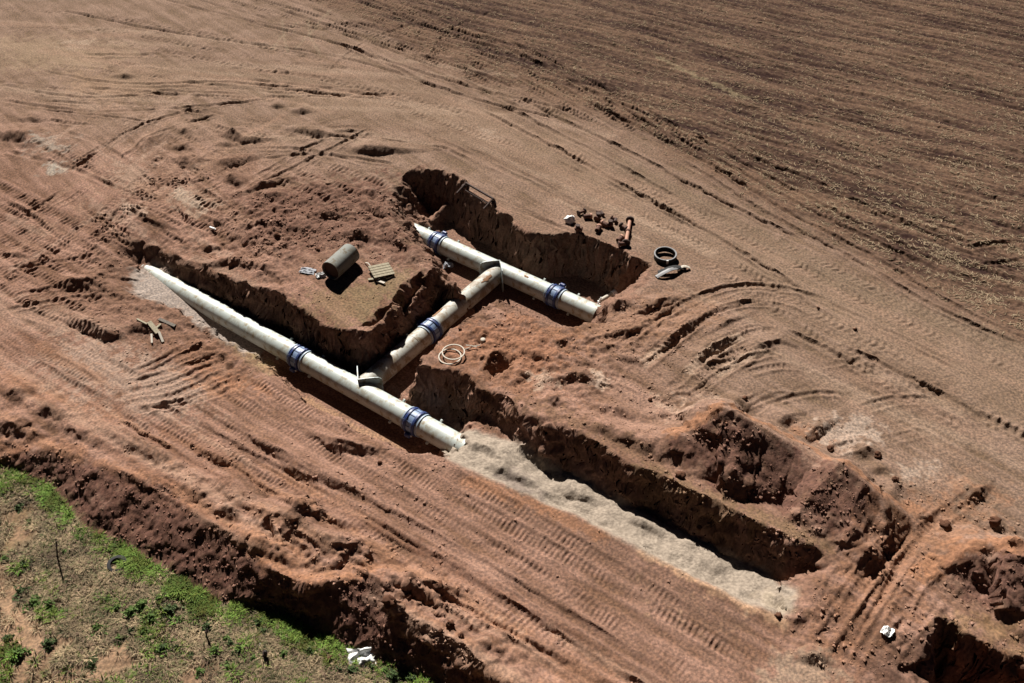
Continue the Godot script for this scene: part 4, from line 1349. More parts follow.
func rust_spot(parent: Node3D, x: float, g: float, sx: float, sg: float, seed_: float) -> void:
	# scab of rust lying on the pipe wall
	var V := PackedVector3Array()
	var N := PackedVector3Array()
	var I := PackedInt32Array()
	V.append(Vector3(x, cos(g) * (PIPE_R + .012), sin(g) * (PIPE_R + .012)))
	N.append(Vector3(0, cos(g), sin(g)))
	for k in 20:
		var a := TAU * k / 20
		var e := 1.0 + 0.9 * n3.get_noise_2d(cos(a) * 1.4 + seed_ * 5, sin(a) * 1.4)
		var gg := g + sin(a) * sg * e
		V.append(Vector3(x + cos(a) * sx * e, cos(gg) * (PIPE_R + .012), sin(gg) * (PIPE_R + .012)))
		N.append(Vector3(0, cos(gg), sin(gg)))
		I.append_array([0, 1 + k, 1 + (k + 1) % 20])
	part("rust_patch", arr(V, N, I), M.rust_patch, parent)

func build_pipes() -> void:
	var b1 := W(438.5, 243.5, PIPE_Y)
	var b2 := W(556, 296.5, PIPE_Y)
	var fd := (b2 - b1).normalized()
	var L1 := (W(416, 422, PIPE_Y) - axA).length()
	var L2 := (b2 - b1).length()
	var jn := W(360, 390.5, PIPE_Y)
	jn = axA + axD * (jn - axA).dot(axD)
	var jf := W(500, 271, PIPE_Y)
	jf = b1 + fd * (jf - b1).dot(fd)
	var bd := (jf - jn).normalized()
	# near line
	var t := thing("water_pipe", "long cream pipe in the silted trench, one end running into pale sand", "pipe", axA)
	t.transform = along(axD, axA)
	part("pipe_section", pipe_tube(-10.4, -.03), M.pipe, t)
	part("pipe_section", pipe_tube(.03, L1 - .03), M.pipe, t)
	part("pipe_section", pipe_tube(L1 + .03, L1 + 2.5), M.pipe, t)
	coupling(t, 0.0, "blue pipe coupling between the silted length and the junction", 2.0)
	coupling(t, L1, "blue pipe coupling beside the sand", 2.0)
	for q in [-.95, .95, L1 - .95, L1 + .95]:
		weld_lugs(t, q, [1.9, -1.0, 3.0])
	crotch_plate(t, jn, (bd + axD).normalized())
	crotch_plate(t, jn, (bd - axD).normalized())
	# far line
	var f := thing("water_pipe", "shorter cream pipe in the deep pit below the haul road", "pipe", b1)
	f.transform = along(fd, b1)
	part("pipe_section", pipe_tube(-2.4, -.03), M.pipe, f)
	part("pipe_section", pipe_tube(.03, L2 - .03), M.pipe, f)
	part("pipe_section", pipe_tube(L2 + .03, L2 + 2.25, true), M.pipe, f)
	coupling(f, 0.0, "blue pipe coupling near the churned end of the pit", -0.95)
	coupling(f, L2, "blue pipe coupling near the pipe's open end", -0.95)
	for q in [-.95, .95, L2 - .95, L2 + .95]:
		weld_lugs(f, q, [-1.0, 2.2])
	crotch_plate(f, jf, (-bd - fd).normalized())
	crotch_plate(f, jf, (-bd + fd).normalized())
	rust_spot(f, (W(527, 277, PIPE_Y + .4) - b1).dot(fd), .15, .13, .12, 1.0)
	# cross pipe
	var LB := (jf - jn).length()
	var c := thing("water_pipe", "rust-stained cross pipe joining the two cream lines", "pipe", jn)
	c.transform = along(bd, jn)
	var cx := (W(429.5, 331.3, PIPE_Y) - jn).dot(bd)
	var wx := (W(412, 343, PIPE_Y) - jn).dot(bd)
	part("pipe_section", pipe_tube(.1, wx - .01), M.pipe_worn, c)
	part("pipe_section", pipe_tube(wx, cx - .03), M.pipe_worn, c)
	part("pipe_section", pipe_tube(cx + .03, LB - .1), M.pipe_worn, c)
	part("shadow_edge_band", lathe([[wx - .05, PIPE_R], [wx - .04, PIPE_R + .012], [wx + .04, PIPE_R + .012], [wx + .05, PIPE_R]], 40), M.pipe_worn, c)  # added band marking the edge of a shadow across the pipe
	coupling(c, cx, "blue pipe coupling on the cross pipe", -1.2)
	for q in [cx - .95, cx + .95]:
		weld_lugs(c, q, [-1.1])
	rust_spot(c, (W(485, 280, PIPE_Y + .3) - jn).dot(bd), .35, .32, .22, 2.0)
	rust_spot(c, (W(441, 318, PIPE_Y + .3) - jn).dot(bd), -.4, .5, .12, 3.0)

func gpos(px: float, py: float, dh := 0.0) -> Vector3:
	return hit(px, py, dh)

func lie(px0: float, py0: float, px1: float, py1: float, r: float) -> Transform3D:
	# frame of something long lying on the ground between two pixels
	var a := hit(px0, py0, r)
	var b := hit(px1, py1, r)
	return along(b - a, (a + b) * 0.5)

func span(px0: float, py0: float, px1: float, py1: float, r: float) -> float:
	return (hit(px0, py0, r) - hit(px1, py1, r)).length()

func ring_mesh(ro: float, ri: float, h: float) -> ArrayMesh:
	return lathe([[0.0, ri], [0.0, ro], [h * .1, ro + .01], [h * .9, ro + .01], [h, ro], [h, ri], [h * .94, ri - .004], [h * .5, ri - .01], [h * .06, ri - .004], [0.0, ri]], 48)

func flat_ring(px: float, py: float, tilt := 0.0) -> Transform3D:
	var p := gpos(px, py)
	return Transform3D(Basis(Vector3.BACK, PI / 2) * Basis(Vector3.UP, tilt), p + Vector3(0, 0.012, 0))

func strip_mesh(len: float, wid: float, arch: float, seed_: float, thick := .03) -> ArrayMesh:
	# bent flat strip along x
	var st := SurfaceTool.new()
	st.begin(Mesh.PRIMITIVE_TRIANGLES)
	var n := 20
	var rows := []
	for k in n + 1:
		var u := k / float(n)
		var x := (u - .5) * len
		var y := arch * sin(u * PI) + .03 * n3.get_noise_2d(u * 4.0, seed_) + .02
		var z := .35 * wid * sin(u * 3.0 + seed_)
		rows.append([Vector3(x, y + thick, z - wid / 2), Vector3(x, y + thick + .015, z), Vector3(x, y + thick, z + wid / 2), Vector3(x, y, z + wid / 2), Vector3(x, y, z - wid / 2)])
	for k in n:
		for q in 5:
			var a: Vector3 = rows[k][q]
			var b: Vector3 = rows[k][(q + 1) % 5]
			var c: Vector3 = rows[k + 1][(q + 1) % 5]
			var d: Vector3 = rows[k + 1][q]
			st.set_smooth_group(q)
			for p in [a, d, c, a, c, b]:
				st.add_vertex(p)
	st.generate_normals()
	return st.commit()

func fitting(kind: int) -> Array:  # black rubber lightened to the grey of its sunlit tops
	# [part name, mesh, material, transform] of small rusty castings
	var up := Basis(Vector3.BACK, PI / 2)
	if kind == 0:      # flanged spool
		return [["barrel", lathe([[-.22, 0], [-.22, .08], [.22, .08], [.22, 0]], 16), M.rust, Transform3D.IDENTITY],
			["flange", lathe([[-.26, 0], [-.26, .16], [-.2, .16], [-.2, .07]], 16), M.rust_dark, Transform3D.IDENTITY],
			["flange", lathe([[.2, .07], [.2, .16], [.26, .16], [.26, 0]], 16), M.rust_dark, Transform3D.IDENTITY]]
	if kind == 1:      # squat valve body with a bonnet
		return [["body", lump(2.0, .2, .17, .18, .15, 14), M.rust, Transform3D.IDENTITY],
			["bonnet", lathe([[.05, .12], [.2, .1], [.22, .14], [.27, .14], [.27, 0]], 14), M.rust_dark, Transform3D(up, Vector3.ZERO)],
			["flange", lathe([[-.26, 0], [-.26, .17], [-.2, .17], [-.2, .09]], 16), M.rust, Transform3D.IDENTITY]]
	if kind == 2:      # short pipe stub
		return [["stub", lathe([[-.24, .10], [-.24, .14], [.24, .14], [.24, .10], [-.24, .10]], 18), M.rust, Transform3D.IDENTITY],
			["collar", lathe([[.14, .14], [.14, .17], [.25, .17], [.25, .12]], 18), M.pink, Transform3D.IDENTITY]]
	# elbow
	var out := []
	out.append(["barrel", lathe([[-.2, 0], [-.2, .1], [.12, .1], [.18, .05], [.18, 0]], 16), M.rust_dark, Transform3D.IDENTITY])
	out.append(["branch", lathe([[0, .1], [.24, .1], [.24, .15], [.29, .15], [.29, 0]], 16), M.rust, Transform3D(Basis(Vector3.UP, 1.2), Vector3(.08, 0, 0))])
	return out

func build_objects() -> void:
	build_pipes()
	# offcut of pipe on the island between the trenches
	var o := thing("pipe_offcut", "short weathered grey length of pipe lying beside crumpled plastic", "pipe", Vector3.ZERO)
	o.transform = lie(330.5, 271, 351, 252.5, .45)
	var ol := span(330.5, 271, 351, 252.5, .45)
	part("barrel", lathe([[-ol / 2, .41], [-ol / 2, .45], [ol / 2, .45], [ol / 2, .41], [-ol / 2, .41]], 48), M.offcut, o)
	part("end_disc", lathe([[-ol / 2 + .12, 0], [-ol / 2 + .12, .412]], 40), M.rust_dark, o)  # dark disc standing in for the shade in the near end
	part("end_disc", lathe([[ol / 2 - .12, .412], [ol / 2 - .12, 0]], 40), M.offcut, o)
	# crumpled plastic beside it
	solo("plastic_scrap", sheet(.42, .36, .22, 1.0), M.rag_pale, Transform3D(Basis(Vector3.UP, .4), gpos(321, 276)), "crumpled white plastic against the end of the grey pipe offcut", "plastic")
	solo("plastic_scrap", sheet(.7, .4, .12, 2.0), M.rag, Transform3D(Basis(Vector3.UP, -.2), gpos(308, 271)), "flattened grey plastic spread beside crumpled white plastic", "plastic")
	solo("plastic_scrap", sheet(.7, .45, .34, 3.0), M.rag, Transform3D(Basis(Vector3.UP, .3), gpos(446, 267)), "grey plastic scrap on the pit floor beside the far pipe", "plastic")
	# pallet
	var pp := gpos(381.5, 273.5)
	var pal := thing("wooden_pallet", "small pale wooden pallet lying on the dug earth", "pallet", pp)
	pal.rotation = Vector3(.05, .45, -.08)
	for k in 5:
		part("board", bar_mesh(.95, .025, .15), M.wood, pal, Transform3D(Basis(), Vector3(0, .19, -.36 + k * .18)))
	for k in 3:
		part("bearer", bar_mesh(.86, .1, .09), M.wood_grey, pal, Transform3D(Basis(Vector3.UP, PI / 2), Vector3(-.4 + k * .4, .12, 0)))
	for k in 3:
		part("bottom_board", bar_mesh(.95, .025, .12), M.wood_grey, pal, Transform3D(Basis(), Vector3(0, .055, -.34 + k * .34)))
	solo("timber_piece", bar_mesh(.5, .05, .14), M.wood, Transform3D(Basis(Vector3.UP, .2), gpos(374, 280) + Vector3(0, .06, 0)), "short broken board in front of the wooden pallet", "timber")
	solo("timber_piece", bar_mesh(.4, .05, .12), M.cream, Transform3D(Basis(Vector3.UP, -.5), gpos(381, 283) + Vector3(0, .06, 0)), "whitish block beside the wooden pallet's corner", "timber")
	solo("plastic_strip", strip_mesh(.7, .06, .12, 4.0, .015), M.cream, Transform3D(Basis(Vector3.UP, -.9), gpos(369, 267)), "thin pale strip sticking out behind the wooden pallet", "strip")
	# seal rings on the red block
	solo("seal_ring", ring_mesh(.455, .42, .04), M.cream, flat_ring(453.5, 354.5), "cream seal ring lying on top of another ring", "ring", "").position.y += .1
	solo("seal_ring", ring_mesh(.455, .42, .04), M.cream, flat_ring(450, 357.5), "cream seal ring lying partly under another ring", "ring", "").position.y += .02
	solo("plastic_strip", strip_mesh(.7, .05, .03, 1.0, .012), M.cream, lie(466, 349.5, 479, 346, .03), "cream strip crossing another on the red earth", "strip")
	solo("plastic_strip", strip_mesh(.5, .05, .02, 2.0, .012), M.cream, lie(465, 345, 478, 348.5, .05), "short cream strip lying across a longer one", "strip")
	solo("bottle_top", lathe([[0, 0], [0, .1], [.1, .1], [.12, .06], [.12, 0]], 16), M.cream, Transform3D(Basis(Vector3.BACK, PI / 2), gpos(483, 341)), "small cream cap beside the cream strips", "cap")
	# black rubber ring and strips at the pit's corner
	var rr := thing("rubber_ring", "large black rubber ring with pale rim lying by the pit corner", "ring", gpos(665, 258))
	rr.rotation = Vector3(.04, 0, .03)
	part("ring_wall", lathe([[0.0, .45], [0.0, .51], [.24, .51], [.24, .45], [0.0, .45]], 48), M.rubber, rr, Transform3D(Basis(Vector3.BACK, PI / 2), Vector3(0, .01, 0)))
	part("ring_rim", lathe([[.242, .52], [.262, .505], [.262, .46], [.242, .44]], 48), M.rubber_grey, rr, Transform3D(Basis(Vector3.BACK, PI / 2), Vector3(0, .01, 0)))
	part("joint_clip", bar_mesh(.09, .2, .05), M.steel, rr, Transform3D(Basis(), Vector3(.02, .18, .54)))
	solo("rubber_strip", strip_mesh(1.4, .2, .2, .3), M.rubber_grey, lie(657, 277, 681, 269, .02), "rubber strip painted a sunlit grey arched over the earth near black ring", "rubber strip")
	solo("rubber_strip", strip_mesh(1.3, .22, .16, 1.7), M.rubber, lie(658, 272, 686, 270, .02), "black rubber strip beneath the sunlit grey one", "rubber strip")
	solo("rubber_strip", strip_mesh(.6, .16, .1, 2.6), M.cream, lie(677, 270, 690, 269, .03), "short pale end of strip beside the black rubber", "rubber strip")
	# steel frame at the lip of the pit
	var a := hit(466, 183, .3)
	var b := hit(493, 198.5, .3)
	var fr := thing("steel_frame", "rusty steel trestle frame standing on the lip of the far pit", "frame", (a + b) * .5)
	var fx := along(b - a, (a + b) * .5)
	fr.transform = fx
	var fl := (b - a).length()
	part("top_rail", bar_mesh(fl + .1, .09, .09), M.rust_dark, fr, Transform3D(Basis(), Vector3(0, .0, 0)))
	part("lower_rail", lathe([[-fl / 2, 0], [-fl / 2, .025], [fl / 2, .025], [fl / 2, 0]], 10), M.rust_dark, fr, Transform3D(Basis(), Vector3(0, -.22, .25)))
	for s in [-1.0, 1.0]:
		part("leg", bar_mesh(.75, .08, .08), M.rust_dark, fr, Transform3D(Basis(Vector3.UP, -PI / 2) * Basis(Vector3.BACK, -.45), Vector3(s * fl / 2, -.15, .3)))
		part("leg", bar_mesh(.42, .08, .08), M.rust_dark, fr, Transform3D(Basis(Vector3.UP, PI / 2) * Basis(Vector3.BACK, -1.1), Vector3(s * fl / 2, -.17, -.1)))
		part("foot", lump(s, .14, .1, .12, .2, 10), M.rust_dark, fr, Transform3D(Basis(), Vector3(s * (fl / 2 + .1), -.2, .05)))
	# white sack, castings and flanged pipe behind the pit
	solo("white_sack", lump(5.0, .26, .2, .2, .35, 18), M.white, Transform3D(Basis(Vector3.UP, .5), gpos(569.5, 222) + Vector3(0, .1, 0)), "bright white sack among the rusty castings", "sack")
	var n := 0
	for q in [[581.5, 214, 0, .6, "rusty flanged spool set apart behind the white sack"], [587.5, 218.5, 2, .2, "rusty pipe stub touching the flanged spool behind the white sack"], [598, 219, 1, 1.0, "squat rusty valve body in the thick of the castings"], [601.5, 215, 3, 2.0, "rusty pipe elbow farthest from the pit edge"], [604.5, 226, 2, 2.4, "rusty pipe stub between the valve bodies"], [610, 226.5, 1, .3, "rusty valve body beside the pipe stub, towards the long flanged pipe"], [615.5, 222, 3, 1.4, "rusty pipe elbow between the castings and the long flanged pipe"], [598, 230.5, 2, 1.2, "rusty pipe stub lying nearest the pit edge among the castings"], [623.5, 229, 0, 2.2, "rusty flanged spool resting against the long flanged pipe"], [620, 241, 2, .9, "rusty pipe stub at the foot of the long flanged pipe"], [577.5, 231, 1, 2.8, "dark valve body right at the pit edge below the white sack"]]:
		var names: String = ["flanged_spool", "valve_body", "pipe_stub", "pipe_elbow"][q[2]]
		var ft := thing(names, q[4], "pipe fitting", gpos(q[0], q[1]) + Vector3(0, .12, 0), "rusty castings behind the pit")
		ft.rotation.y = q[3]
		ft.scale = Vector3.ONE * .82
		for pt in fitting(q[2]):
			part(pt[0], pt[1], pt[2], ft, pt[3])
		n += 1
	var fp := thing("flanged_pipe", "thin pinkish pipe with flanges at both ends lying beside castings", "pipe", Vector3.ZERO)
	fp.transform = lie(626, 243, 630, 220, .12)
	var fl2 := span(626, 243, 630, 220, .12)
	part("barrel", lathe([[-fl2 / 2, 0], [-fl2 / 2, .09], [fl2 / 2, .09], [fl2 / 2, 0]], 20), M.pink, fp)
	for s in [-1.0, 1.0]:
		part("flange", lathe([[s * fl2 / 2 - .04, 0], [s * fl2 / 2 - .04, .2], [s * fl2 / 2 + .04, .2], [s * fl2 / 2 + .04, 0]], 24), M.rust_dark, fp)
	part("joint", lathe([[-.05, .09], [-.05, .12], [.05, .12], [.05, .09]], 20), M.rust, fp)
	part("elbow", lathe([[0, 0], [0, .1], [.3, .1], [.3, .15], [.36, .15], [.36, 0]], 18), M.rust, fp, Transform3D(Basis(Vector3.UP, 1.9), Vector3(-fl2 / 2 - .05, 0, 0)))
	# pale fitting by the open end of the far pipe
	var wf := thing("pipe_bracket", "pale grey tubular bracket on the slope beside the open pipe end", "bracket", Vector3.ZERO)
	wf.transform = lie(600, 301, 615, 292.5, .1)
	var wl := span(600, 301, 615, 292.5, .1)
	part("tube", lathe([[-wl / 2, 0], [-wl / 2, .11], [wl / 2, .11], [wl / 2, 0]], 16), M.cream, wf)
	part("cap", lathe([[wl / 2 - .16, .11], [wl / 2 - .16, .15], [wl / 2 + .04, .15], [wl / 2 + .04, 0]], 16), M.white, wf)
	part("prong", bar_mesh(.4, .06, .06), M.white, wf, Transform3D(Basis(Vector3.BACK, .9), Vector3(-wl / 2 - .05, .05, .02)))
	part("prong", bar_mesh(.45, .06, .06), M.white, wf, Transform3D(Basis(Vector3.UP, 1.3), Vector3(-wl / 2 - .1, -.03, .12)))
	# timber near the silted end
	for q in [[159, 319, 175, 326, .16, "wood_grey", "weathered grey plank lying apart from the pale sticks"], [149, 322, 158, 333, .2, "wood", "pale split board lying under the crossed sticks"], [151.5, 334, 152, 343, .08, "cream", "short whitish stick pointing away from the pale split board"], [159, 332, 163, 342, .1, "cream", "whitish stick beside the shorter whitish stick"], [153, 331, 161, 324, .1, "wood", "pale stick laid across the split board"], [137, 319, 147, 324, .08, "wood", "thin pale stick behind the split board"]]:
		var ln := span(q[0], q[1], q[2], q[3], .04)
		solo("timber_piece", bar_mesh(ln, .05, q[4]), M[q[5]], lie(q[0], q[1], q[2], q[3], .05), q[6], "timber")
	# litter
	solo("plastic_sheet", sheet(.85, .6, .22, 11.0, 18), M.white, Transform3D(Basis(Vector3.UP, .1) * Basis(Vector3.RIGHT, .35), gpos(362, 660) + Vector3(0, .1, 0)), "crumpled white plastic sheet at the foot of the dark bank", "plastic")
	solo("plastic_scrap", sheet(.32, .3, .2, 7.0), M.white, Transform3D(Basis(Vector3.UP, .8), gpos(887, 632)), "small white plastic scrap lying in the wheel ruts", "plastic")
	solo("plastic_scrap", sheet(.3, .22, .1, 8.0), M.white, Transform3D(Basis(Vector3.UP, .8), gpos(261, 644)), "tiny white scrap among the weeds on the verge", "plastic")
	solo("plastic_bottle", lathe([[-.2, 0], [-.2, .06], [.1, .06], [.15, .03], [.2, .03], [.2, 0]], 14), M.white, lie(206, 226, 220, 231, .06), "pale tube lying on the pressed earth behind the island", "tube")
	# old tyre
	var ty := thing("old_tyre", "old black tyre half sunk in the green grass", "tyre", gpos(118, 566))
	ty.rotation = Vector3(.18, .3, -.1)
	ty.scale = Vector3.ONE * .8
	part("tread", lathe([[0.0, .26], [.02, .36], [.07, .41], [.16, .41], [.21, .36], [.23, .26], [.19, .24], [.115, .30], [.04, .24], [0.0, .26]], 40), M.rubber, ty, Transform3D(Basis(Vector3.BACK, PI / 2), Vector3(0, .0, 0)))
	# fence posts
	for q in [[56.5, 558, 1.05, .026, "leaning dark fence post standing on the verge near the tyre"], [205, 638, .65, .028, "stubby dark fence post standing among weeds on the verge"], [263, 657, .45, .06, "short dark post stump among weeds beside a white scrap"]]:
		var ps := thing("fence_post", q[4], "fence post", gpos(q[0], q[1]) - Vector3(0, .1, 0))
		ps.rotation.z = -.3
		part("post", lathe([[0, 0], [0, q[3]], [q[2], q[3] * .85], [q[2] + .03, q[3] * .5], [q[2] + .03, 0]], 12), M.wood_dark, ps, Transform3D(Basis(Vector3.BACK, PI / 2), Vector3.ZERO))
		part("wire_staple", lathe([[-.02, q[3]], [-.02, q[3] + .02], [.02, q[3] + .02], [.02, q[3]]], 10), M.rust_dark, ps, Transform3D(Basis(Vector3.BACK, PI / 2), Vector3(0, q[2] * .8, 0)))

# ---------------------------------------------------------------- clods, straw, grass
func multi(called: String, mesh: Mesh, m: Material, X: Array, C: Array, label: String, category: String) -> void:
	var mm := MultiMesh.new()
	mm.transform_format = MultiMesh.TRANSFORM_3D
	mm.use_colors = true
	mm.mesh = mesh
	mm.instance_count = X.size()
	for k in X.size():
		mm.set_instance_transform(k, X[k])
		mm.set_instance_color(k, C[k])
	var o := MultiMeshInstance3D.new()
	o.name = called
	o.multimesh = mm
	o.material_override = m
	add_child(o, true)
	tag(o, label, category, "", "stuff")

func spin(p: Vector3, s: Vector3, tilt := 0.4) -> Transform3D:
	var b := Basis(Vector3.UP, rng.randf() * TAU) * Basis(Vector3.RIGHT, (rng.randf() - .5) * tilt)
	return Transform3D(b.scaled_local(s), p)

func tuft_mesh(n: int, hgt: float, spread: float, wid: float, seed_: int) -> ArrayMesh:
	var r := RandomNumberGenerator.new()
	r.seed = seed_
	var st := SurfaceTool.new()
	st.begin(Mesh.PRIMITIVE_TRIANGLES)
	st.set_smooth_group(-1)
	for k in n:
		var a := r.randf() * TAU
		var d := Vector3(cos(a), 0, sin(a))
		var s := Vector3(-d.z, 0, d.x) * wid * (.7 + .6 * r.randf())
		var o := d * spread * .4 * r.randf()
		var h := hgt * (.5 + .6 * r.randf())
		var p1 := o + d * spread * .3 + Vector3(0, h * .65, 0)
		var p2 := o + d * spread * (.6 + .7 * r.randf()) + Vector3(0, h * (.7 + .3 * r.randf()), 0)
		for p in [o - s, o + s, p1 + s * .8, o - s, p1 + s * .8, p1 - s * .8, p1 - s * .8, p1 + s * .8, p2]:
			st.add_vertex(p)
	st.generate_normals()
	return st.commit()

func bush_mesh(n: int, hgt: float, spread: float, seed_: int) -> ArrayMesh:
	# low ragged weed: small leaves on crowded stems
	var r := RandomNumberGenerator.new()
	r.seed = seed_
	var st := SurfaceTool.new()
	st.begin(Mesh.PRIMITIVE_TRIANGLES)
	st.set_smooth_group(-1)
	for k in n:
		var a := r.randf() * TAU
		var q := sqrt(r.randf()) * (.7 + .5 * sin(a * 3.0 + seed_))
		var c := Vector3(cos(a) * spread * q, hgt * (1.0 - q * .7) * r.randf_range(.25, 1.1), sin(a) * spread * q)
		var d := Vector3(r.randf_range(-1, 1), r.randf_range(-.3, .8), r.randf_range(-1, 1)).normalized()
		var u := d.cross(Vector3(r.randf_range(-1, 1), 1, r.randf_range(-1, 1))).normalized()
		var l := r.randf_range(.03, .075)
		for p in [c - d * l, c + u * l * .35, c + d * l, c - d * l, c + d * l, c - u * l * .35]:
			st.add_vertex(p)
	st.generate_normals()
	return st.commit()

func zone_at(x: float, z: float) -> int:
	return ZN[(iz(z) - 1) * NX + ix(x) - 1]

func build_cover() -> void:
	# large clods one can point at
	var cm := [lump(1.0, .3, .22, .26, .4, 14), lump(2.0, .26, .24, .3, .45, 14), lump(3.0, .32, .2, .28, .4, 14)]
	var k := 0
	for q in [[390, 603, 1.1, "dark clod of earth perched on the crest of the bank"], [450, 625, .7, "round clod lying alone on the lane behind the bank"], [439, 586, .75, "dark clod at the end of the ridge joining the spoil bank"], [409, 597, .6, "dark clod on the bank beside the perched clod"], [330, 660, .8, "dark clod at the foot of the bank beside the white sheet"], [680, 476, .8, "dark clod on the strip above the sand-filled trench"], [778, 616, .6, "dark clod stuck in the end of the sand"], [277, 236, .7, "dark clod sunk in the churned earth of the island"], [830, 449, .6, "dark clod beside the whitish dust patch"], [878, 456, .7, "dark clod between the two whitish dust patches"], [895, 480, .6, "dark clod below the smaller whitish dust patch"], [945, 525, .8, "dark clod lying between the wheel ruts and the end heap"], [994, 522, .9, "big dark clod sitting alone above the end heap"], [855, 330, .45, "small dark clod alone on the smooth haul road"], [818, 308, .3, "tiny dark clod alone on the smooth haul road"], [380, 463, .45, "small clod on the lane below the sand"], [192, 446, .4, ""], [200, 455, .4, ""], [461, 636, .45, ""], [441, 631, .4, ""], [318, 250, .5, "dark clod behind the grey pipe offcut"], [395, 318, .7, "clod on the narrow ridge beside the cross pipe"], [460, 330, .45, "small dark clod behind the cream rings"], [700, 528, .6, "clod lying in the trench against its shaded wall"], [867, 552, .5, ""], [885, 548, .5, ""], [100, 535, .9, "reddish clod half buried in grass at the bank's foot"], [650, 400, .4, "small clod beside the crawler arcs"], [745, 399, .6, "dark clod at the top of the spoil heap"], [1008, 243, .4, "small dark clod on the edge of the stubble field"]]:
		var p := gpos(q[0], q[1]) + Vector3(0, .06 * q[2], 0)
		var lb: String = q[3] if q[3] else "loose dark clod of earth lying on the churned red ground"
		var o := solo("soil_clod", cm[k % 3], M.clod, Transform3D(Basis(Vector3.UP, k * 1.3).scaled(Vector3.ONE * q[2] * .62), p), lb, "clod", "" if q[3] else "loose clods on the churned ground")
		k += 1
	# crumbs of earth over the dug ground
	var X := []
	var C := []
	for a in [[[230, 190, 430, 262], 3000, .10], [[90, 245, 260, 385], 900, .08], [[0, 440, 480, 650], 2600, .09], [[480, 300, 720, 430], 2200, .08], [[640, 420, 850, 560], 1500, .09], [[780, 480, 1024, 683], 1500, .09], [[250, 240, 430, 330], 700, .06], [[230, 380, 640, 600], 500, .04], [[0, 300, 260, 470], 500, .05], [[150, 120, 350, 200], 500, .06], [[500, 430, 830, 600], 500, .08]]:
		var r: Array = a[0]
		for i in a[1]:
			var p := hit(rng.randf_range(r[0], r[2]), rng.randf_range(r[1], r[3]))
			var zn := zone_at(p.x, p.z)
			if zn == 2 or zn == 3 or (p.x < -13.0 and p.y < -1.0 and p.z < -26.0) or n2.get_noise_2d(p.x * 1.2, p.z * 1.2) < -.12:
				continue
			var s: float = a[2] * (.18 + .7 * pow(rng.randf(), 5.0))
			X.append(spin(p + Vector3(0, s * .05, 0), Vector3(s, s * .75, s * .9)))
			var i2 := (iz(p.z) - 1) * NX + ix(p.x) - 1
			var e := .7 + .35 * rng.randf()
			C.append(Color(CR[i2] * e, CG[i2] * e, CB[i2] * e))
	for i in 6500:
		var p := hit(rng.randf_range(-10, 520), rng.randf_range(440, 683))
		if zone_at(p.x, p.z) != 4:
			continue
		var s := .045 * (.3 + 1.1 * pow(rng.randf(), 4.0))
		X.append(spin(p + Vector3(0, s * .05, 0), Vector3(s, s * .75, s * .9)))
		var i2 := (iz(p.z) - 1) * NX + ix(p.x) - 1
		var e := .7 + .35 * rng.randf()
		C.append(Color(CR[i2] * e, CG[i2] * e, CB[i2] * e))
	multi("earth_crumbs", lump(4.0, 1, 1, 1, .55, 7, true), M.tint, X, C, "small crumbs and clods of earth strewn over the dug ground", "clods")
	# straw on the field
	X = []
	C = []
	var ra := W(768, 22, 0)
	var rb := W(1024, 78, 0)
	var rn := Vector2(ra.z - rb.z, rb.x - ra.x).normalized()
	var rt := Vector2(rn.y, -rn.x)
	var bm := BoxMesh.new()
	bm.size = Vector3(1, .3, 1)
	for i in 150000:
		var px := rng.randf_range(200, 1100)
		var py := rng.randf_range(-20, 400)
		var w := W(px, py, 0.0)
		var edge := n3.get_noise_2d((w.x * rt.x + w.z * rt.y) * .3, (w.x * rn.x + w.z * rn.y) * 1.2)
		var zn := zone_at(w.x, w.z)
		var keep := .75
		if zn != 1:
			var w2 := W(px + 6.0, py - 14.0, 0.0)
			keep = .10 if zone_at(w2.x, w2.z) == 1 else 0.0
		if rng.randf() > keep * clampf(.45 + 1.8 * edge, .03, 1.0):
			continue
		w.y = gh(w.x, w.z) + .015
		var l := rng.randf_range(.07, .30)
		X.append(spin(w, Vector3(l, .05, rng.randf_range(.010, .022)), .3))
		var e := rng.randf_range(.65, 1.15)
		C.append(Color(.33 * e, .25 * e, .168 * e))
	multi("straw_litter", bm, M.tint, X, C, "broken straw scattered over the tilled field", "straw")
	# verge: dry grass, green grass, weeds
	var toe := px_poly(TOE, VERGE)
	var dry := tuft_mesh(11, .20, .22, .012, 3)
	var green := tuft_mesh(12, .22, .17, .013, 4)
	var DX := []
	var DC := []
	var GX := []
	var GC := []
	for i in 40000:
		var p := W(rng.randf_range(-30, 470), rng.randf_range(455, 705), VERGE)
		if zone_at(p.x, p.z) != 2:
			continue
		p.y = gh(p.x, p.z)
		var d := 99.0
		for s in toe.size() - 1:
			d = minf(d, Vector2(p.x, p.z).distance_to(Geometry2D.get_closest_point_to_segment(Vector2(p.x, p.z), toe[s], toe[s + 1])))
		var m := n2.get_noise_2d(p.x * 1.4, p.z * 1.4)
		var g := 1.1 * smoothstep(.65, .2, d + .5 * m) * (1.0 if p.x < -5.5 else .55)
		g = maxf(g, .10 if m > .12 else 0.0)
		var sc := rng.randf_range(.55, 1.25)
		if rng.randf() < g * clampf(.75 + 2.0 * n3.get_noise_2d(p.x * .7 + 3.0, p.z * .7), .1, 1.0):
			GX.append(spin(p, Vector3.ONE * sc))
			var e := rng.randf_range(.55, 1.2) * clampf(1.0 + 1.1 * n3.get_noise_2d(p.x * .8, p.z * .8), .4, 1.5)
			GC.append(Color(.095 * e + .04 * rng.randf(), .175 * e, .03 * e))
		elif rng.randf() < clampf(.55 + 1.2 * n2.get_noise_2d(p.x * .9 + 50.0, p.z * .9), .04, .9) * (.05 if d > 3.3 + 1.6 * m else 1.0):
			DX.append(spin(p, Vector3(sc, sc * .8, sc)))
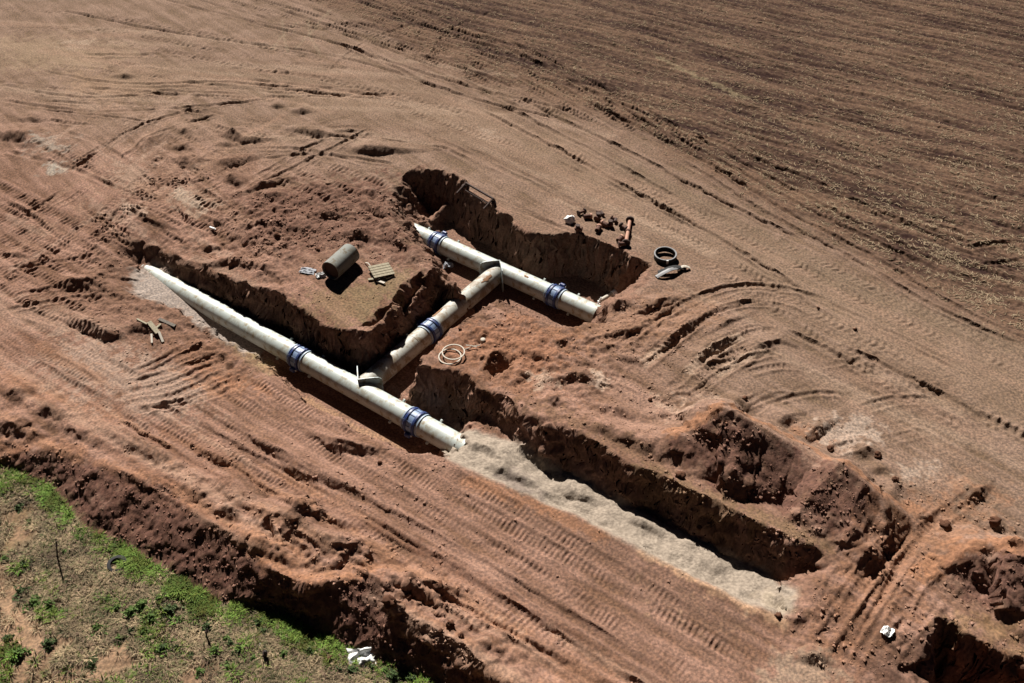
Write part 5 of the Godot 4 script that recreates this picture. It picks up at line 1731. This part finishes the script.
			var e := rng.randf_range(.5, 1.2) * clampf(1.0 + 0.9 * n3.get_noise_2d(p.x * .8 + 9.0, p.z * .8), .45, 1.4)
			DC.append(Color(.30 * e, .225 * e, .135 * e) if rng.randf() < .7 else (Color(.10 * e, .11 * e, .045 * e) if rng.randf() < .6 else Color(.20 * e, .13 * e, .09 * e)))
	multi("dry_grass", dry, M.leaf, DX, DC, "dry tan grass covering the verge", "grass")
	multi("green_grass", green, M.leaf, GX, GC, "fresh green grass along the foot of the bank", "grass")
	# weeds one can tell apart
	var wm: StandardMaterial3D = M.leaf.duplicate()
	wm.vertex_color_use_as_albedo = false
	wm.albedo_color = v(.085, .14, .035).linear_to_srgb()
	var wm2: StandardMaterial3D = wm.duplicate()
	wm2.albedo_color = v(.055, .085, .03).linear_to_srgb()
	var wv := [bush_mesh(170, .16, .24, 21), bush_mesh(200, .2, .2, 22), bush_mesh(140, .13, .28, 23)]
	var at := [[66, 554], [35, 605], [50, 606], [22, 592], [68, 612], [83, 605], [98, 610], [108, 602], [82, 627], [118, 610], [131, 615], [142, 608], [98, 630], [104, 634], [147, 632], [131, 632], [163, 650], [177, 648], [192, 655], [208, 628], [228, 640], [232, 645], [240, 652], [216, 652], [260, 625], [276, 628], [290, 633], [265, 634], [300, 640], [310, 652], [340, 670], [372, 668], [385, 672], [395, 678], [410, 680], [352, 672], [170, 612], [160, 600], [180, 622], [50, 645], [20, 655], [8, 640], [90, 665], [200, 672], [230, 668], [255, 660], [285, 655], [120, 640], [152, 620], [186, 637], [18, 508], [30, 520], [5, 560], [25, 565]]
	for q in at:
		var p := W(q[0], q[1], VERGE)
		p.y = gh(p.x, p.z) - .02
		var shade := rng.randf() > .6
		var o := thing("weed", "dark bushy weed growing on the dry grass verge" if shade else "fresh green bushy weed growing on the dry grass verge", "plant", p, "dark weeds on the verge" if shade else "fresh green weeds on the verge")
		o.rotation.y = rng.randf() * TAU
		o.scale = Vector3.ONE * rng.randf_range(.8, 1.7)
		part("leaves", wv[rng.randi() % 3], wm2 if shade else wm, o)
